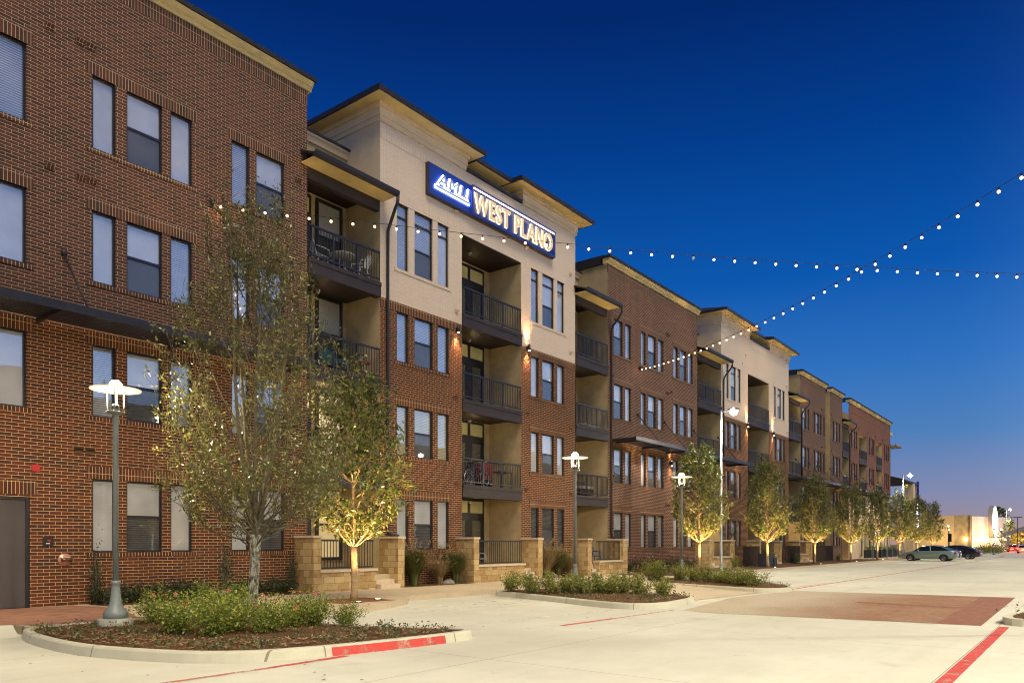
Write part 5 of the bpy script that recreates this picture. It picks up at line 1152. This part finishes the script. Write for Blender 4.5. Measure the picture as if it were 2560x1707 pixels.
for i,(x,y) in enumerate(((150,15.0),(153,13.2),(156,14.6),(113,17.8))): shrub('far_shrub',['green shrub left of the thin lamp at the oval sign','green shrub under the oval sign','green shrub right of the oval sign','dark shrub behind the pale green car hood'][i],(x,y,0),hedge,i,1.35 if i<3 else .7,'shrubs by the far kerb')
o=thing('blue_sign','narrow lit blue vertical sign at the end corner of the facade','sign',(99.5,17.2,0)); MB().box(-.12,.12,-.8,-.55,3.2,8.9).build('blade',plain('blue_panel',(.03,.04,.3),.4),o)
for k in range(4): MB().box(-.16,-.12,-.78,-.57,3.5+k*.75,4.0+k*.75).build('letter',emis('sign_white',(.8,.85,1),5,False),o)
o=thing('parking_sign','small dark sign on a post right of the last tree','sign post',(117,15.6,0)); MB().bar((0,0,0),(0,0,2.4),.08).build('post',M['metal_dark'],o); MB().box(-.03,.03,-.22,.22,1.9,3.0).build('plate',M['black'],o)
# fallen leaves on the concrete
lv=MB(); R=random.Random(4)
for _ in range(240):
    x=R.uniform(3.5,22); y=R.uniform(6.5,18); k=Vector((x,y,.012 if y<13.5 else .17)); a=R.uniform(0,6.3)
    d=Vector((cos(a),sin(a),0))*.03; w=Vector((-sin(a),cos(a),.15))*.018; lv.quad(k-d,k-w,k+d,k+w)
tag(lv.build('fallen_leaves',leafmat('dry_leaf',[(0,(.10,.05,.02)),(1,(.25,.12,.04))],.1)),'dry brown leaves scattered over the concrete','fallen leaves',kind='stuff')
o=thing('apartment_building','tan apartment block across the street, outside the view behind the viewer','apartment building',(0,0,0))
m=MB(); m.box(-40,150,-48,-30,0,14.2); m.build('wall',M['stucco'],o)
for x0,x1 in ((-22,-8),(14,26),(48,60),(84,96)): MB().box(x0,x1,-31,-29.2,0,15.6).build('tower_wall',M['stucco_cream'],o)
m=MB()
for z in SILL:
    for k in range(60): x=-36+k*3.1; m.box(x,x+1.2,-30.02,-29.98,z,z+1.8)
w_=m.build('window',M['frame'],o); w_['kind']='stuff'
# ------------------------------------------------------------------ unseen pole lamps, added to light the road and facade
PE=CFG['pole_e']
for x,y,e,l in ((5,-7,1.35,'tall pole lamp behind the viewer on the left'),(24,-8,1.0,'tall pole lamp beyond the right edge, near the crosswalk'),(48,-9,1.0,'tall pole lamp beyond the right edge, middle of the street'),(76,-9,.9,'tall pole lamp beyond the right edge, far down the street')):
    o=light_pole(l,(x,y,0),9.5,pi,energy=PE*e,size=165,blend=.35)
# ------------------------------------------------------------------ world, fill lamp, camera
W=bpy.data.worlds.new('World'); S.world=W; W.use_nodes=True; nt=W.node_tree; nt.nodes.clear()
def wn(t,**k):
    x=nt.nodes.new(t)
    for a,b in k.items(): setattr(x,a,b)
    return x
out=wn('ShaderNodeOutputWorld'); bg=wn('ShaderNodeBackground'); nt.links.new(bg.outputs[0],out.inputs[0])
tc=wn('ShaderNodeTexCoord'); sp=wn('ShaderNodeSeparateXYZ'); nt.links.new(tc.outputs['Generated'],sp.inputs[0])
rp=wn('ShaderNodeValToRGB'); nt.links.new(sp.outputs[2],rp.inputs[0]); e=rp.color_ramp.elements
stops=CFG['sky']
while len(e)>1: e.remove(e[-1])
e[0].position=stops[0][0]; e[0].color=stops[0][1]+(1,)
for p,c in stops[1:]: q=e.new(p); q.color=c+(1,)
sky=wn('ShaderNodeTexSky'); sky.sky_type='NISHITA'; sky.sun_disc=False; sky.sun_elevation=radians(-1.5); sky.sun_rotation=radians(200); sky.altitude=200
# brighter low sky, added behind the viewer for the window reflections
dt=wn('ShaderNodeVectorMath',operation='DOT_PRODUCT'); nt.links.new(tc.outputs['Generated'],dt.inputs[0]); dt.inputs[1].default_value=(.15,-.99,0)
mr=wn('ShaderNodeMapRange',interpolation_type='SMOOTHSTEP'); nt.links.new(dt.outputs['Value'],mr.inputs[0]); mr.inputs[1].default_value=0; mr.inputs[2].default_value=.7
gl=wn('ShaderNodeValToRGB'); nt.links.new(sp.outputs[2],gl.inputs[0]); ge=gl.color_ramp.elements; ge[0].position=0; ge[0].color=(.50,.50,.50,1); ge[1].position=.75; ge[1].color=(.0,.015,.06,1)
for p,c in ((.10,(.52,.66,.85)),(.25,(.24,.36,.58)),(.45,(.10,.17,.33))): q=ge.new(p); q.color=c+(1,)
gm_=wn('ShaderNodeMix',data_type='RGBA',blend_type='ADD'); nt.links.new(mr.outputs[0],gm_.inputs[0]); nt.links.new(rp.outputs[0],gm_.inputs[6]); nt.links.new(gl.outputs[0],gm_.inputs[7])
# pink city glow low to the right of the view
d2=wn('ShaderNodeVectorMath',operation='DOT_PRODUCT'); nt.links.new(tc.outputs['Generated'],d2.inputs[0]); d2.inputs[1].default_value=(1,.0,-.0)
m2=wn('ShaderNodeMapRange',interpolation_type='SMOOTHSTEP'); nt.links.new(d2.outputs['Value'],m2.inputs[0]); m2.inputs[1].default_value=.90; m2.inputs[2].default_value=1.0
pk=wn('ShaderNodeValToRGB'); nt.links.new(sp.outputs[2],pk.inputs[0]); pe=pk.color_ramp.elements; pe[0].position=0; pe[0].color=(.18,.075,.02,1); pe[1].position=.13; pe[1].color=(0,0,0,1)
g2=wn('ShaderNodeMix',data_type='RGBA',blend_type='ADD'); nt.links.new(m2.outputs[0],g2.inputs[0]); nt.links.new(gm_.outputs[2],g2.inputs[6]); nt.links.new(pk.outputs[0],g2.inputs[7])
# the physical twilight sky is added on top of the measured gradient
g3=wn('ShaderNodeMix',data_type='RGBA',blend_type='ADD'); g3.inputs[0].default_value=.004; nt.links.new(g2.outputs[2],g3.inputs[6]); nt.links.new(sky.outputs[0],g3.inputs[7])
nt.links.new(g3.outputs[2],bg.inputs[0]); bg.inputs[1].default_value=1.0
dusk_fill=lightobj('sun','SUN',(0,-20,30),CFG['sun'],(1,.87,.64),None,angle=radians(CFG['sun_angle']))  # broad warm fill, added to light ground and facade evenly at dusk
dusk_fill.rotation_euler=Vector(CFG['sun_dir']).to_track_quat('-Z','Y').to_euler()
cam=bpy.data.cameras.new('camera'); co=bpy.data.objects.new('camera',cam); COL.objects.link(co); S.camera=co
th=math.atan(1460/1903); co.location=(0,0,1.6); co.rotation_euler=(pi/2,0,th-pi/2)
cam.sensor_width=36; cam.lens=36*1903/2560; cam.shift_y=(1359-853.5)/2560; cam.clip_end=5000; cam.clip_start=.1
S.view_settings.view_transform='Standard'; S.view_settings.look='None'; S.view_settings.exposure=0; S.view_settings.gamma=1
try:
    S.cycles.sample_clamp_indirect=4; S.cycles.max_bounces=6; S.cycles.diffuse_bounces=3; S.cycles.use_denoising=True; S.cycles.filter_width=1.05
except Exception: pass
